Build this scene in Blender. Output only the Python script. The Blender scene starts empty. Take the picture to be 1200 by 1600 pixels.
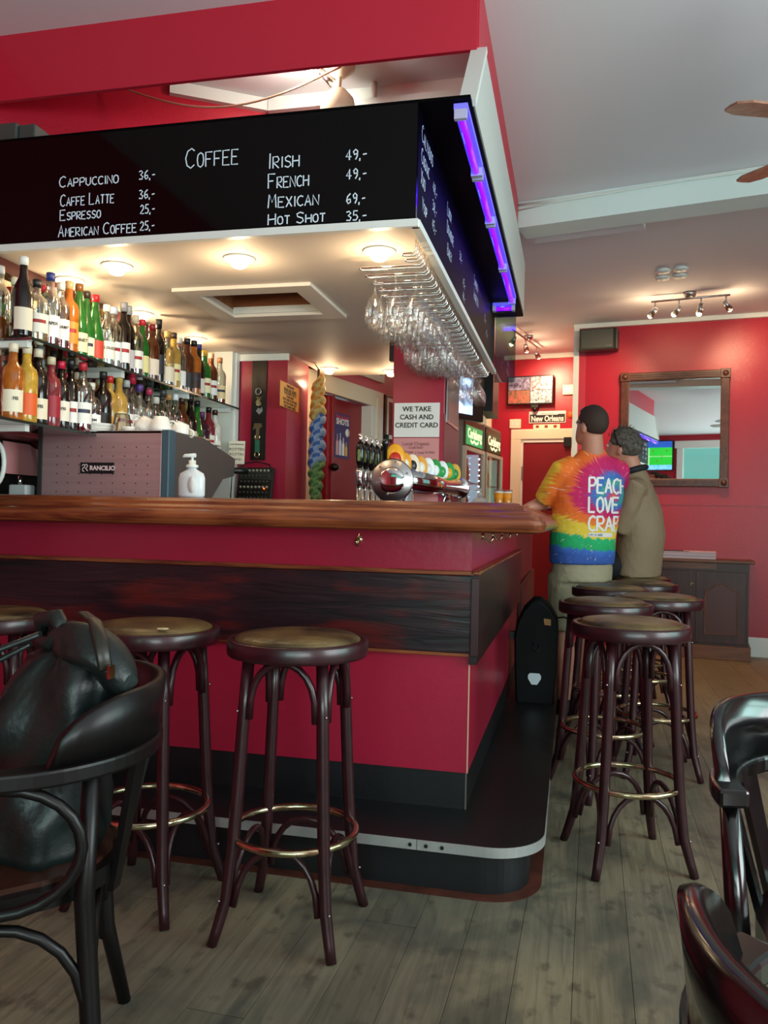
import bpy, bmesh, math, random
from math import sin, cos, pi, radians as RAD
from mathutils import Vector as V, Matrix, noise
from mathutils.bvhtree import BVHTree
random.seed(7)
S = bpy.context.scene
COL = S.collection

# ------------------------------------------------------------------ camera, world, light, exposure
cam = bpy.data.objects.new('camera', bpy.data.cameras.new('camera'))
COL.objects.link(cam)
cam.data.sensor_fit = 'VERTICAL'; cam.data.sensor_height = 24; cam.data.lens = 24 * 1270.2 / 1600
cam.data.clip_start = .02
_y, _p, _r = -0.2284226, 0.00819353, 0.0219461
_f = V((sin(_y) * cos(_p), cos(_y) * cos(_p), sin(_p))); _rt = V((cos(_y), -sin(_y), 0)); _up = _rt.cross(_f)
_r2 = _rt * cos(_r) + _up * sin(_r); _u2 = _up * cos(_r) - _rt * sin(_r)
m = Matrix((_r2, _u2, -_f)).transposed().to_4x4(); m.translation = (0, 0, 1.15)
cam.matrix_world = m
S.camera = cam
S.view_settings.view_transform = 'Standard'; S.view_settings.look = 'None'
S.view_settings.gamma = 1; S.view_settings.use_curve_mapping = False
S.view_settings.exposure = 0.25
S.cycles.transparent_max_bounces = 40; S.cycles.max_bounces = 10
w = bpy.data.worlds.new('sky'); S.world = w; w.use_nodes = True
bg = w.node_tree.nodes['Background']; bg.inputs[0].default_value = (.38, .78, .74, 1); bg.inputs[1].default_value = .8

def light(name, kind, loc, power, color=(1, 1, 1), rot=None, size=None, aim=None, **kw):
    d = bpy.data.lights.new(name, kind); d.energy = power; d.color = color
    if kind == 'AREA':
        d.shape = 'RECTANGLE'; d.size, d.size_y = size
    elif size is not None: d.shadow_soft_size = size
    for k, v in kw.items(): setattr(d, k, v)
    o = bpy.data.objects.new(name, d); COL.objects.link(o); o.location = loc
    if aim: o.rotation_euler = (V(aim) - V(loc)).to_track_quat('-Z', 'Y').to_euler()
    if rot: o.rotation_euler = rot
    return o
DAY = (.93, .98, 1)
light('window_daylight', 'AREA', (3.32, 1.6, 1.75), 150, DAY, size=(3.0, 1.7), aim=(0, 1.9, 1.8))
light('window_daylight', 'AREA', (.9, -2.36, 1.42), 125, DAY, size=(3.3, 1.1), aim=(.3, 1, 2.0))
WARM = (1, .72, .42)

# ------------------------------------------------------------------ materials
def lin(h):
    if isinstance(h, str):
        h = tuple(int(h[i:i + 2], 16) / 255 for i in (0, 2, 4))
    return tuple(c / 12.92 if c <= .04045 else ((c + .055) / 1.055) ** 2.4 for c in h) + (1,)
_mats = {}
def mat(name, col='808080', rough=.5, metal=0, bump=0, bscale=60, var=0, vscale=8, col2=None, coat=0, trans=0, emit=None, es=0, sub=0, spec=None, stretch=None, bdist=.004):
    if name in _mats: return _mats[name]
    m = bpy.data.materials.new(name); m.use_nodes = True; nt = m.node_tree; N = nt.nodes; L = nt.links
    b = N['Principled BSDF']; b.inputs['Base Color'].default_value = lin(col); b.inputs['Roughness'].default_value = rough
    b.inputs['Metallic'].default_value = metal; b.inputs['Coat Weight'].default_value = coat; b.inputs['Coat Roughness'].default_value = .12
    b.inputs['Transmission Weight'].default_value = trans
    if spec is not None: b.inputs['Specular IOR Level'].default_value = spec
    if emit: b.inputs['Emission Color'].default_value = lin(emit); b.inputs['Emission Strength'].default_value = es
    if bump or col2 or var:
        g = N.new('ShaderNodeNewGeometry'); src = g.outputs['Position']
        if stretch:
            mp = N.new('ShaderNodeMapping'); mp.inputs['Scale'].default_value = stretch; L.new(src, mp.inputs[0]); src = mp.outputs[0]
    if bump:
        n = N.new('ShaderNodeTexNoise'); n.inputs['Scale'].default_value = bscale; n.inputs['Detail'].default_value = 4; L.new(src, n.inputs['Vector'])
        bp = N.new('ShaderNodeBump'); bp.inputs['Strength'].default_value = bump; bp.inputs['Distance'].default_value = bdist
        L.new(n.outputs[0], bp.inputs['Height']); L.new(bp.outputs[0], b.inputs['Normal'])
    if col2 or var:
        n = N.new('ShaderNodeTexNoise'); n.inputs['Scale'].default_value = vscale; n.inputs['Detail'].default_value = 5; L.new(src, n.inputs['Vector'])
        r = N.new('ShaderNodeValToRGB'); c = lin(col)
        r.color_ramp.elements[0].position = .35; r.color_ramp.elements[1].position = .68
        r.color_ramp.elements[0].color = lin(col2) if col2 else tuple(x * (1 - var) for x in c[:3]) + (1,)
        r.color_ramp.elements[1].color = c
        L.new(n.outputs[0], r.inputs[0]); L.new(r.outputs[0], b.inputs['Base Color'])
    _mats[name] = m; return m

def glass(name, tint='FFFFFF', amount=.85, rough=.02, edge=.5, gain=.75):
    """thin glass: clear film that reflects more towards its edges"""
    if name in _mats: return _mats[name]
    m = bpy.data.materials.new(name); m.use_nodes = True; nt = m.node_tree; N = nt.nodes; L = nt.links; N.clear()
    o = N.new('ShaderNodeOutputMaterial'); mx = N.new('ShaderNodeMixShader'); t = N.new('ShaderNodeBsdfTransparent'); g = N.new('ShaderNodeBsdfGlossy')
    lw = N.new('ShaderNodeLayerWeight'); lw.inputs[0].default_value = edge
    c = lin(tint); t.inputs[0].default_value = c; g.inputs['Roughness'].default_value = rough
    mul = N.new('ShaderNodeMath'); mul.operation = 'MULTIPLY_ADD'; mul.inputs[1].default_value = gain; mul.inputs[2].default_value = 1 - amount
    mul.use_clamp = True
    L.new(lw.outputs['Facing'], mul.inputs[0]); L.new(mul.outputs[0], mx.inputs[0]); L.new(t.outputs[0], mx.inputs[1]); L.new(g.outputs[0], mx.inputs[2]); L.new(mx.outputs[0], o.inputs[0])
    _mats[name] = m; return m

def wood(name, c1, c2, c3, scale=(1, 1, 12), rough=.35, dist=4, bump=.3, ws=3, coat=0, objrand=0, m2=(1, 1, 1)):
    if name in _mats: return _mats[name]
    m = bpy.data.materials.new(name); m.use_nodes = True; nt = m.node_tree; N = nt.nodes; L = nt.links
    b = N['Principled BSDF']; b.inputs['Roughness'].default_value = rough; b.inputs['Coat Weight'].default_value = coat; b.inputs['Coat Roughness'].default_value = .1
    g = N.new('ShaderNodeNewGeometry'); mp = N.new('ShaderNodeMapping'); mp.inputs['Scale'].default_value = scale; L.new(g.outputs['Position'], mp.inputs[0])
    src = mp.outputs[0]
    if objrand:
        oi = N.new('ShaderNodeObjectInfo'); cb = N.new('ShaderNodeCombineXYZ'); mu = N.new('ShaderNodeMath'); mu.operation = 'MULTIPLY'; mu.inputs[1].default_value = 37
        L.new(oi.outputs['Random'], mu.inputs[0]); L.new(mu.outputs[0], cb.inputs[0]); L.new(mu.outputs[0], cb.inputs[1])
        ad = N.new('ShaderNodeVectorMath'); L.new(src, ad.inputs[0]); L.new(cb.outputs[0], ad.inputs[1]); src = ad.outputs[0]
    n1 = N.new('ShaderNodeTexNoise'); n1.inputs['Scale'].default_value = ws; n1.inputs['Detail'].default_value = 8; n1.inputs['Distortion'].default_value = dist * .3; L.new(src, n1.inputs['Vector'])
    n2 = N.new('ShaderNodeTexNoise'); n2.inputs['Scale'].default_value = 1.7; n2.inputs['Detail'].default_value = 5; mp2 = N.new('ShaderNodeMapping'); mp2.inputs['Scale'].default_value = m2; L.new(g.outputs['Position'], mp2.inputs[0]); L.new(mp2.outputs[0], n2.inputs['Vector'])
    r = N.new('ShaderNodeValToRGB'); r.color_ramp.elements[0].position = .36; r.color_ramp.elements[1].position = .62
    r.color_ramp.elements[0].color = lin(c1); r.color_ramp.elements[1].color = lin(c2); L.new(n1.outputs[0], r.inputs[0])
    r2 = N.new('ShaderNodeValToRGB'); r2.color_ramp.elements[0].position = .5; r2.color_ramp.elements[1].position = .66
    r2.color_ramp.elements[0].color = (0, 0, 0, 1); r2.color_ramp.elements[1].color = (.8, .8, .8, 1); L.new(n2.outputs[0], r2.inputs[0])
    mx = N.new('ShaderNodeMix'); mx.data_type = 'RGBA'; L.new(r2.outputs[0], mx.inputs[0]); L.new(r.outputs[0], mx.inputs[6]); mx.inputs[7].default_value = lin(c3)
    out = mx.outputs[2]
    if objrand:
        hv = N.new('ShaderNodeHueSaturation'); mr = N.new('ShaderNodeMapRange'); mr.inputs[3].default_value = 1 - objrand; mr.inputs[4].default_value = 1 + objrand
        L.new(oi.outputs['Random'], mr.inputs[0]); L.new(mr.outputs[0], hv.inputs['Value']); L.new(out, hv.inputs['Color']); out = hv.outputs[0]
    L.new(out, b.inputs['Base Color'])
    bp = N.new('ShaderNodeBump'); bp.inputs['Strength'].default_value = bump; bp.inputs['Distance'].default_value = .003; L.new(n1.outputs[0], bp.inputs['Height']); L.new(bp.outputs[0], b.inputs['Normal'])
    _mats[name] = m; return m

RED = mat('red_wall_paint', 'B01830', .32, bump=.35, bscale=130, var=.06, vscale=2)
REDG = mat('red_gloss_paint', 'A31C3A', .3, bump=.15, bscale=40, var=.1, vscale=3)
REDD = mat('dark_red_door_paint', '861220', .35, bump=.1, bscale=60)
CEIL = mat('ceiling_white', 'DEDADE', .85, bump=.1, bscale=30)
WHITE = mat('white_gloss_paint', 'E2E6E0', .4)
MINT = mat('white_beam_paint', 'D8E4E0', .5)
CREAM = mat('cream_paint', 'E6DCC4', .5)
BLACKG = mat('black_gloss_board', '040405', .06, spec=.2)
BLACKP = mat('black_kick_paint', '15181B', .42, var=.3, vscale=9, bump=.1, bscale=90)
BLACK = mat('black_plastic', '0B0B0C', .4)
DGREY = mat('dark_grey_plastic', '2E302F', .45)
STEEL = mat('brushed_steel', 'B8B4B4', .28, metal=1)
CHROME = mat('chrome', 'E6E6E8', .08, metal=1)
BRASS = mat('brass_ring', 'DCCFB0', .18, metal=1, col2='A8986E', vscale=30)
ALU = mat('aluminium_edge', 'B4B6B4', .4, metal=.35, var=.2, vscale=14)
STOOLW = mat('mahogany_lacquer', '341018', .34, coat=.15, var=.35, vscale=20)
CUSH = mat('worn_vinyl_gold_sheen', '75603A', .36, col2='241C12', vscale=6, bump=.7, bscale=34)  # gold tone: warm light reflected on worn black vinyl, put into the colour
CHAIRB = mat('black_chair_lacquer', '080607', .4, coat=.04, spec=.35); CHAIRG = mat('black_gloss_lacquer', '070607', .2, coat=.5)
MAH = wood('counter_mahogany', '8A4A28', '5A2616', '9C5830', scale=(2.5, 30, 30), rough=.3, bump=.1, ws=1.2, coat=.25)
MAHY = wood('counter_mahogany_side', '8A4A28', '5A2616', '9C5830', scale=(30, 2.5, 30), rough=.3, bump=.1, ws=1.2, coat=.25)
BURNT = wood('charred_plank', '120C12', '26121A', '5E1712', scale=(1.6, 1.6, 13), rough=.33, dist=6, bump=.7, ws=1.6, m2=(1.6, 1.6, 7))
SIDEBAND = wood('dark_band', '191013', '241417', '2C1616', scale=(1.6, 1.6, 13), rough=.3, dist=6, bump=.4, ws=1.6)
OAK = wood('frame_walnut', '4A2416', '6A3820', '50281A', scale=(6, 6, 6), rough=.35, ws=3)
CABW = wood('cabinet_dark_wood', '2E1210', '45201A', '3A1612', scale=(10, 10, 1.5), rough=.42, ws=2)
CABT = wood('cabinet_top_wood', '6A3A20', '7E4A2A', '5A2C1A', scale=(2, 10, 10), rough=.4, ws=2)
def floor_mat():
    m = bpy.data.materials.new('weathered_floorboard'); m.use_nodes = True; nt = m.node_tree; N = nt.nodes; L = nt.links; b = N['Principled BSDF']; b.inputs['Roughness'].default_value = .48
    g = N.new('ShaderNodeNewGeometry'); oi = N.new('ShaderNodeObjectInfo')
    def noise_ramp(scale, vec, p0, p1, c0, c1, detail=6, dist=0, rnd=False):
        mp = N.new('ShaderNodeMapping'); mp.inputs['Scale'].default_value = vec; L.new(g.outputs['Position'], mp.inputs[0]); src = mp.outputs[0]
        if rnd:
            mu = N.new('ShaderNodeMath'); mu.operation = 'MULTIPLY'; mu.inputs[1].default_value = 41; L.new(oi.outputs['Random'], mu.inputs[0])
            ad = N.new('ShaderNodeVectorMath'); L.new(src, ad.inputs[0]); L.new(mu.outputs[0], ad.inputs[1]); src = ad.outputs[0]
        n = N.new('ShaderNodeTexNoise'); n.inputs['Scale'].default_value = scale; n.inputs['Detail'].default_value = detail; n.inputs['Distortion'].default_value = dist; L.new(src, n.inputs['Vector'])
        r = N.new('ShaderNodeValToRGB'); r.color_ramp.elements[0].position = p0; r.color_ramp.elements[1].position = p1; r.color_ramp.elements[0].color = c0; r.color_ramp.elements[1].color = c1
        L.new(n.outputs[0], r.inputs[0]); return r.outputs[0], n.outputs[0]
    def mix(f, a, c, mode='MIX'):
        x_ = N.new('ShaderNodeMix'); x_.data_type = 'RGBA'; x_.blend_type = mode
        if isinstance(f, float): x_.inputs[0].default_value = f
        else: L.new(f, x_.inputs[0])
        L.new(a, x_.inputs[6])
        if isinstance(c, tuple): x_.inputs[7].default_value = c
        else: L.new(c, x_.inputs[7])
        return x_.outputs[2]
    K, Wt = (0, 0, 0, 1), (1, 1, 1, 1)
    base, _ = noise_ramp(1.3, (1, .7, 1), .38, .62, lin('6C685A'), lin('968A6E'), 5)
    grain, gh = noise_ramp(1.4, (42, 2.2, 10), .42, .7, K, (.55, .55, .55, 1), 8, .6, True)
    blot, _ = noise_ramp(3.4, (1.25, .8, 1), .50, .64, K, (.6, .6, .6, 1), 10, .8)
    spots, _ = noise_ramp(13, (1.3, .8, 1), .57, .68, K, (.65, .65, .65, 1), 6)
    c = mix(grain, base, lin('504A3C')); c = mix(blot, c, lin('3A403E')); c = mix(spots, c, lin('403C34'))
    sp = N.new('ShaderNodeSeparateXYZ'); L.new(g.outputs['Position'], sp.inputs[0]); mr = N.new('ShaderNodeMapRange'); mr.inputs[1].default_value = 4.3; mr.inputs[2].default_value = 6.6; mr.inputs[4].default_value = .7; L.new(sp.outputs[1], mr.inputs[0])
    c = mix(mr.outputs[0], c, lin('9A7A4E'))  # far boards tanner: worn varnish plus warm lamplight, both mixed into the colour
    hv = N.new('ShaderNodeHueSaturation'); m2 = N.new('ShaderNodeMapRange'); m2.inputs[3].default_value = .9; m2.inputs[4].default_value = 1.1; L.new(oi.outputs['Random'], m2.inputs[0]); L.new(m2.outputs[0], hv.inputs['Value']); L.new(c, hv.inputs['Color'])
    L.new(hv.outputs[0], b.inputs['Base Color']); bp = N.new('ShaderNodeBump'); bp.inputs['Strength'].default_value = .25; bp.inputs['Distance'].default_value = .003; L.new(gh, bp.inputs['Height']); L.new(bp.outputs[0], b.inputs['Normal'])
    return m
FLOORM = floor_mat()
RAW = wood('raw_timber', '7A4A2C', '94603C', '84502E', scale=(2, 14, 14), rough=.6)
VIO = mat('violet_tube', '6A20FF', .3, emit='5500FF', es=3.2)
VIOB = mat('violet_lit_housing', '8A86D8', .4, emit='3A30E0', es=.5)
BULB = mat('warm_bulb', 'FFF0D0', .3, emit='FFDDA8', es=14)
PAPER = mat('paper_white', 'E4E2DE', .6)
PINKP = mat('pink_paper', 'D08C8C', .55)
INK = mat('black_ink', '1A1A1C', .6)
CHALK = mat('chalk_marker', 'CFE0E8', .6, emit='B8D0E8', es=.12)
SKIN = mat('skin', 'C98A72', .5, var=.06, vscale=12)
MIRROR = mat('mirror_silver', 'F2F4F2', .015, metal=1)
PORC = mat('white_porcelain', 'ECEAE6', .18)
CLEAR = glass('clear_glass', 'FFFFFF', .985, rough=.08, edge=.35, gain=.5)
SHELFG = glass('shelf_glass', 'C8DCD4', .82, edge=.4)
GLD = mat('gold_lettering', 'D9B45A', .4)

# ------------------------------------------------------------------ mesh builders
class MB:
    def __init__(s): s.b = bmesh.new(); s.mats = []; s.mi = 0
    def use(s, mtl):
        if mtl not in s.mats: s.mats.append(mtl)
        s.mi = s.mats.index(mtl); return s
    def _face(s, vs, smooth=False):
        try: f = s.b.faces.new(vs)
        except ValueError: return
        f.material_index = s.mi; f.smooth = smooth
    def box(s, x0, x1, y0, y1, z0, z1, M=None, bev=0):
        c = [(x, y, z) for x in (x0, x1) for y in (y0, y1) for z in (z0, z1)]
        v = [s.b.verts.new(M @ V(p) if M else p) for p in c]
        fs = [(0, 1, 3, 2), (4, 6, 7, 5), (0, 4, 5, 1), (2, 3, 7, 6), (0, 2, 6, 4), (1, 5, 7, 3)]
        new = []
        for f in fs:
            fc = s.b.faces.new([v[i] for i in f]); fc.material_index = s.mi; new.append(fc)
        if bev:
            es = list({e for f in new for e in f.edges})
            bmesh.ops.bevel(s.b, geom=es, offset=bev, segments=2, affect='EDGES', profile=.5)
        return s
    def prism(s, pts, h, M=None, smooth=False):
        """pts in local xy, extruded along z from 0 to h"""
        M = M or Matrix()
        a = [s.b.verts.new(M @ V((x, y, 0))) for x, y in pts]; b = [s.b.verts.new(M @ V((x, y, h))) for x, y in pts]
        n = len(pts)
        s._face(a[::-1]); s._face(b)
        for i in range(n): s._face([a[i], a[(i + 1) % n], b[(i + 1) % n], b[i]], smooth)
        return s
    def lathe(s, prof, M=None, seg=20, sx=1, sy=1, smooth=True, cap=True):
        M = M or Matrix(); rings = []
        for r, z in prof:
            rings.append([s.b.verts.new(M @ V((r * sx * cos(2 * pi * i / seg), r * sy * sin(2 * pi * i / seg), z))) for i in range(seg)])
        for a, b in zip(rings, rings[1:]):
            for i in range(seg): s._face([a[i], a[(i + 1) % seg], b[(i + 1) % seg], b[i]], smooth)
        if cap: s._face(rings[0][::-1]); s._face(rings[-1])
        return s
    def cyl(s, p, q, r, r2=None, seg=12, smooth=True):
        return s.tube([p, q], [r, r if r2 is None else r2], seg, smooth)
    def tube(s, path, r, seg=10, smooth=True, closed=False, flat=1, cap=True):
        P = [V(p) for p in path]; n = len(P)
        R = r if isinstance(r, (list, tuple)) else [r] * n
        rings = []; up = None
        for i in range(n):
            if closed: t = P[(i + 1) % n] - P[i - 1]
            else: t = P[min(i + 1, n - 1)] - P[max(i - 1, 0)]
            t.normalize()
            if up is None:
                up = V((0, 0, 1)) if abs(t.z) < .9 else V((1, 0, 0))
            a = t.cross(up).normalized(); up = a.cross(t).normalized()
            rings.append([s.b.verts.new(P[i] + (a * cos(2 * pi * k / seg) + up * flat * sin(2 * pi * k / seg)) * R[i]) for k in range(seg)])
        m = n if closed else n - 1
        for j in range(m):
            a = rings[j]; b = rings[(j + 1) % n]
            for k in range(seg): s._face([a[k], a[(k + 1) % seg], b[(k + 1) % seg], b[k]], smooth)
        if not closed and cap: s._face(rings[0][::-1]); s._face(rings[-1])
        return s
    def ball(s, c, rx, ry=None, rz=None, seg=14, M=None):
        ry = ry or rx; rz = rz or rx; n = seg // 2
        T = Matrix.Translation(c) @ (M or Matrix())
        prof = [(max(sin(pi * i / n), .001), -cos(pi * i / n)) for i in range(n + 1)]
        rings = [[s.b.verts.new(T @ V((r * rx * cos(2 * pi * k / seg), r * ry * sin(2 * pi * k / seg), z * rz))) for k in range(seg)] for r, z in prof]
        for a, b in zip(rings, rings[1:]):
            for i in range(seg): s._face([a[i], a[(i + 1) % seg], b[(i + 1) % seg], b[i]], True)
        s._face(rings[0][::-1]); s._face(rings[-1]); return s
    def grid(s, P, smooth=True, closed_u=False):
        """P[i][j] points -> quad sheet"""
        vs = [[s.b.verts.new(p) for p in row] for row in P]
        for i in range(len(vs) - 1):
            n = len(vs[i])
            for j in range(n if closed_u else n - 1):
                s._face([vs[i][j], vs[i][(j + 1) % n], vs[i + 1][(j + 1) % n], vs[i + 1][j]], smooth)
        return vs
    def mesh(s, name, mtl=None, fix=True):
        if fix: bmesh.ops.recalc_face_normals(s.b, faces=s.b.faces[:])
        me = bpy.data.meshes.new(name); s.b.to_mesh(me); s.b.free()
        for mm in (s.mats or [mtl]): me.materials.append(mm)
        return me
    def obj(s, name, mtl=None, parent=None, fix=True):
        return link(name, s.mesh(name, mtl, fix), parent)

def link(name, me, parent=None):
    o = bpy.data.objects.new(name, me); COL.objects.link(o)
    if parent: o.parent = parent
    return o
def tag(o, label, cat, group=None, kind=None):
    o['label'] = label; o['category'] = cat
    if group: o['group'] = group
    if kind: o['kind'] = kind
    return o
def thing(name, label, cat, loc=(0, 0, 0), rz=0, group=None):
    o = bpy.data.objects.new(name, None); COL.objects.link(o); o.location = loc; o.rotation_euler = (0, 0, rz); o.empty_display_size = .05
    return tag(o, label, cat, group)
def struct(o, label=None, cat=None):
    o['kind'] = 'structure'
    if label: o['label'] = label
    if cat: o['category'] = cat
    return o
def copy_tree(o, parent=None):
    c = o.copy(); COL.objects.link(c); c.parent = parent
    for ch in list(o.children): copy_tree(ch, c)
    return c
def place(o, loc, rz, label, sc=None):
    o.location = loc; o.rotation_euler = (0, 0, rz); o['label'] = label
    if sc: o.scale = sc if isinstance(sc, tuple) else (sc,) * 3
    return o
def bx(name, mtl, x0, x1, y0, y1, z0, z1, parent=None, bev=0, M=None):
    return MB().box(x0, x1, y0, y1, z0, z1, M, bev).obj(name, mtl, parent)
def frame_M(o, u, n):
    """matrix with local x=u, local z=n (surface normal), local y=n x u, origin o"""
    u = V(u).normalized(); n = V(n).normalized(); y = n.cross(u)
    M = Matrix((u, y, n)).transposed().to_4x4(); M.translation = o; return M
def text_mesh(txt, size, M, mtl, name='lettering', parent=None, align='CENTER', depth=.0006, bold=0, sx=1, spacing=1):
    c = bpy.data.curves.new('t', 'FONT'); c.body = txt; c.size = size; c.align_x = align; c.align_y = 'CENTER'; c.extrude = depth; c.offset = bold
    c.resolution_u = 3; c.space_character = spacing
    o = bpy.data.objects.new('t', c); COL.objects.link(o)
    dg = bpy.context.evaluated_depsgraph_get(); me = bpy.data.meshes.new_from_object(o.evaluated_get(dg))
    bpy.data.objects.remove(o); bpy.data.curves.remove(c)
    me.transform(M @ Matrix.Diagonal((sx, 1, 1, 1))); me.materials.clear(); me.materials.append(mtl)
    return link(name, me, parent)
# hand lettering drawn with strokes on a 4 x 6 grid
G = {'A': ['0,0 2,6 4,0', '.8,2.2 3.3,2.2'], 'B': ['0,0 0,6 2.8,6 3.4,4.6 2.6,3.2 0,3.2', '2.6,3.2 4,1.8 3,0 0,0'], 'C': ['4,5.2 2.6,6 .8,5.2 0,3 .7,.8 2.4,0 4,.8'],
     'D': ['0,0 0,6 2.4,5.6 4,3 2.4,.3 0,0'], 'E': ['4,6 0,6 0,0 4,0', '0,3.2 3,3.2'], 'F': ['4,6 0,6 0,0', '0,3.1 3,3.1'], 'G': ['4,5.2 2.4,6 .6,5 0,3 .8,.6 2.6,0 4,1 4,2.8 2.4,2.8'],
     'H': ['0,0 0,6', '4,0 4,6', '0,3 4,3.2'], 'I': ['2,0 2,6'], 'K': ['0,0 0,6', '4,6 0,2.8 4,0'], 'L': ['0,6 0,0 3.8,0'], 'M': ['0,0 .6,6 2,2.4 3.6,6 4.2,0'],
     'N': ['0,0 0,6 4,0 4,6'], 'O': ['2,6 .4,5 0,3 .5,.8 2,0 3.6,.9 4,3 3.5,5.2 2,6'], 'P': ['0,0 0,6 3,6 4,4.6 3,3 0,2.8'], 'R': ['0,0 0,6 3,6 3.9,4.6 3,3.2 0,3 4,0'],
     'S': ['4,5.2 2.2,6 .3,5 .6,3.6 3.4,2.6 4,1.2 2.2,0 0,.8'], 'T': ['2,0 2,6', '0,6 4,6'], 'U': ['0,6 .2,1.2 2,0 3.8,1.2 4,6'], 'V': ['0,6 2,0 4,6'], 'X': ['0,0 4,6', '0,6 4,0'],
     'Y': ['0,6 2,3.2 4,6', '2,3.2 2,0'], '2': ['.2,4.8 1.6,6 3.6,5 3.2,3.2 0,0 4,0'], '3': ['0,5.4 2,6 3.6,4.8 1.6,3.2 3.8,2 3,.2 0,.4'], '4': ['2.6,0 2.6,6 0,2 4,2'],
     '5': ['3.8,6 .8,6 .4,3.4 2.6,3.6 3.8,2 2.6,.2 0,.4'], '6': ['3.4,6 1,4.4 .2,1.8 1.6,0 3.6,1 3.2,2.8 .4,2.2'], '8': ['2,3.2 .4,4.6 2,6 3.6,4.6 2,3.2 .2,1.4 2,0 3.8,1.4 2,3.2'],
     '9': ['3.6,3.6 1.2,3 .4,4.8 2,6 3.6,4.8 3.4,2 2,0'], ',': ['.8,.6 .2,-1'], '-': ['.2,2.6 3,2.9'], ';': ['.8,.6 .2,-1', '.8,3 .7,2.6'], '1': ['1,4.8 2,6 2,0'], '0': ['2,6 .4,5 0,3 .5,.8 2,0 3.6,.9 4,3 3.5,5.2 2,6'],
     "'": ['1,6 .6,4.8'], '.': ['.8,.2 1,0']}
def strokes(txt, x, y, h, wd, smallcaps=True, jit=.05, adv=1.32, slant=0):
    """-> list of polylines in 2D; first letter of a word is tall"""
    out = []; first = True
    for ch in txt:
        if ch == ' ': x += h * .42; first = True; continue
        k = 1.0 if (first or not smallcaps or ch in '0123456789,-;') else .74
        hh = h * k; cw = hh * .6
        if ch in ',;': cw *= .25
        if ch == 'I': pass
        for st in G[ch]:
            pl = []
            for p in st.split():
                a, b = map(float, p.split(',')); a += random.uniform(-jit, jit) * 2; b += random.uniform(-jit, jit) * 2
                pl.append((x + (a - (1.2 if ch == 'I' else 0)) / 4 * cw * wd + slant * b / 6 * hh, y + b / 6 * hh))
            out.append(pl)
        x += (cw * (.45 if ch == 'I' else 1) * wd) * adv if ch not in ',;' else cw * 2.4
        first = False
    return out
def ribbon(mb, polys, width, fn, sub=.0):
    """draw polylines as ribbons with joints; fn maps (x, y) to 3D"""
    for pl in polys:
        q = []
        for a, b in zip(pl, pl[1:]):
            n = max(1, int(math.dist(a, b) / sub)) if sub else 1
            for i in range(n): q.append((a[0] + (b[0] - a[0]) * i / n, a[1] + (b[1] - a[1]) * i / n))
        q.append(pl[-1]); l = []; r = []
        for i in range(len(q)):
            a = q[max(i - 1, 0)]; b = q[min(i + 1, len(q) - 1)]
            dx, dy = b[0] - a[0], b[1] - a[1]; d = math.hypot(dx, dy) or 1
            nx, ny = -dy / d * width / 2, dx / d * width / 2
            l.append(mb.b.verts.new(fn(q[i][0] + nx, q[i][1] + ny))); r.append(mb.b.verts.new(fn(q[i][0] - nx, q[i][1] - ny)))
        for i in range(len(q) - 1): mb._face([l[i], r[i], r[i + 1], l[i + 1]])
def hand_text(lines, M, width, mtl, name='lettering', parent=None, **kw):
    mb = MB()
    for (t, x, y, h, wd) in lines: ribbon(mb, strokes(t, x, y, h, wd, **kw), width, lambda a, b: M @ V((a, b, 0)))
    return mb.obj(name, mtl, parent, fix=False)

# ================================================================== the room
CZ = 3.05
A85 = RAD(-8.5)
WU = V((cos(A85), sin(A85), 0)); WN = V((sin(A85), -cos(A85), 0))       # far walls run slightly askew; WN faces the camera
P0 = V((1.603, 7.778, 0)); PR = V((-.792, 9.422, 0))
def onwall(P, x, z, off=0):
    t = (x - P.x) / WU.x; q = P + WU * t + WN * off; return V((q.x, q.y, z))
MW = lambda x, z, off=0: frame_M(onwall(P0, x, z, off), WU, WN)
MR = lambda x, z, off=0: frame_M(onwall(PR, x, z, off), WU, WN)

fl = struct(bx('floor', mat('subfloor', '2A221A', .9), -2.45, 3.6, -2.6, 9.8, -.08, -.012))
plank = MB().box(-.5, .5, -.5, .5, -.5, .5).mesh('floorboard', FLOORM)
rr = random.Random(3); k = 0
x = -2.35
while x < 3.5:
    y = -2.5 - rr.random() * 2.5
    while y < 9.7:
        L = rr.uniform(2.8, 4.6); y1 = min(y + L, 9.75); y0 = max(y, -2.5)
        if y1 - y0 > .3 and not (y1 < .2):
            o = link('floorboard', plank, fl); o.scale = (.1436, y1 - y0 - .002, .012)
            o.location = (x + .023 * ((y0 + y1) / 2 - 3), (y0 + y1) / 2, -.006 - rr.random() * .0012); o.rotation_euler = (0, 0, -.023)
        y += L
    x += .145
struct(bx('ceiling', CEIL, -2.4, 3.6, -2.6, 9.8, CZ, CZ + .1))
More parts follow.
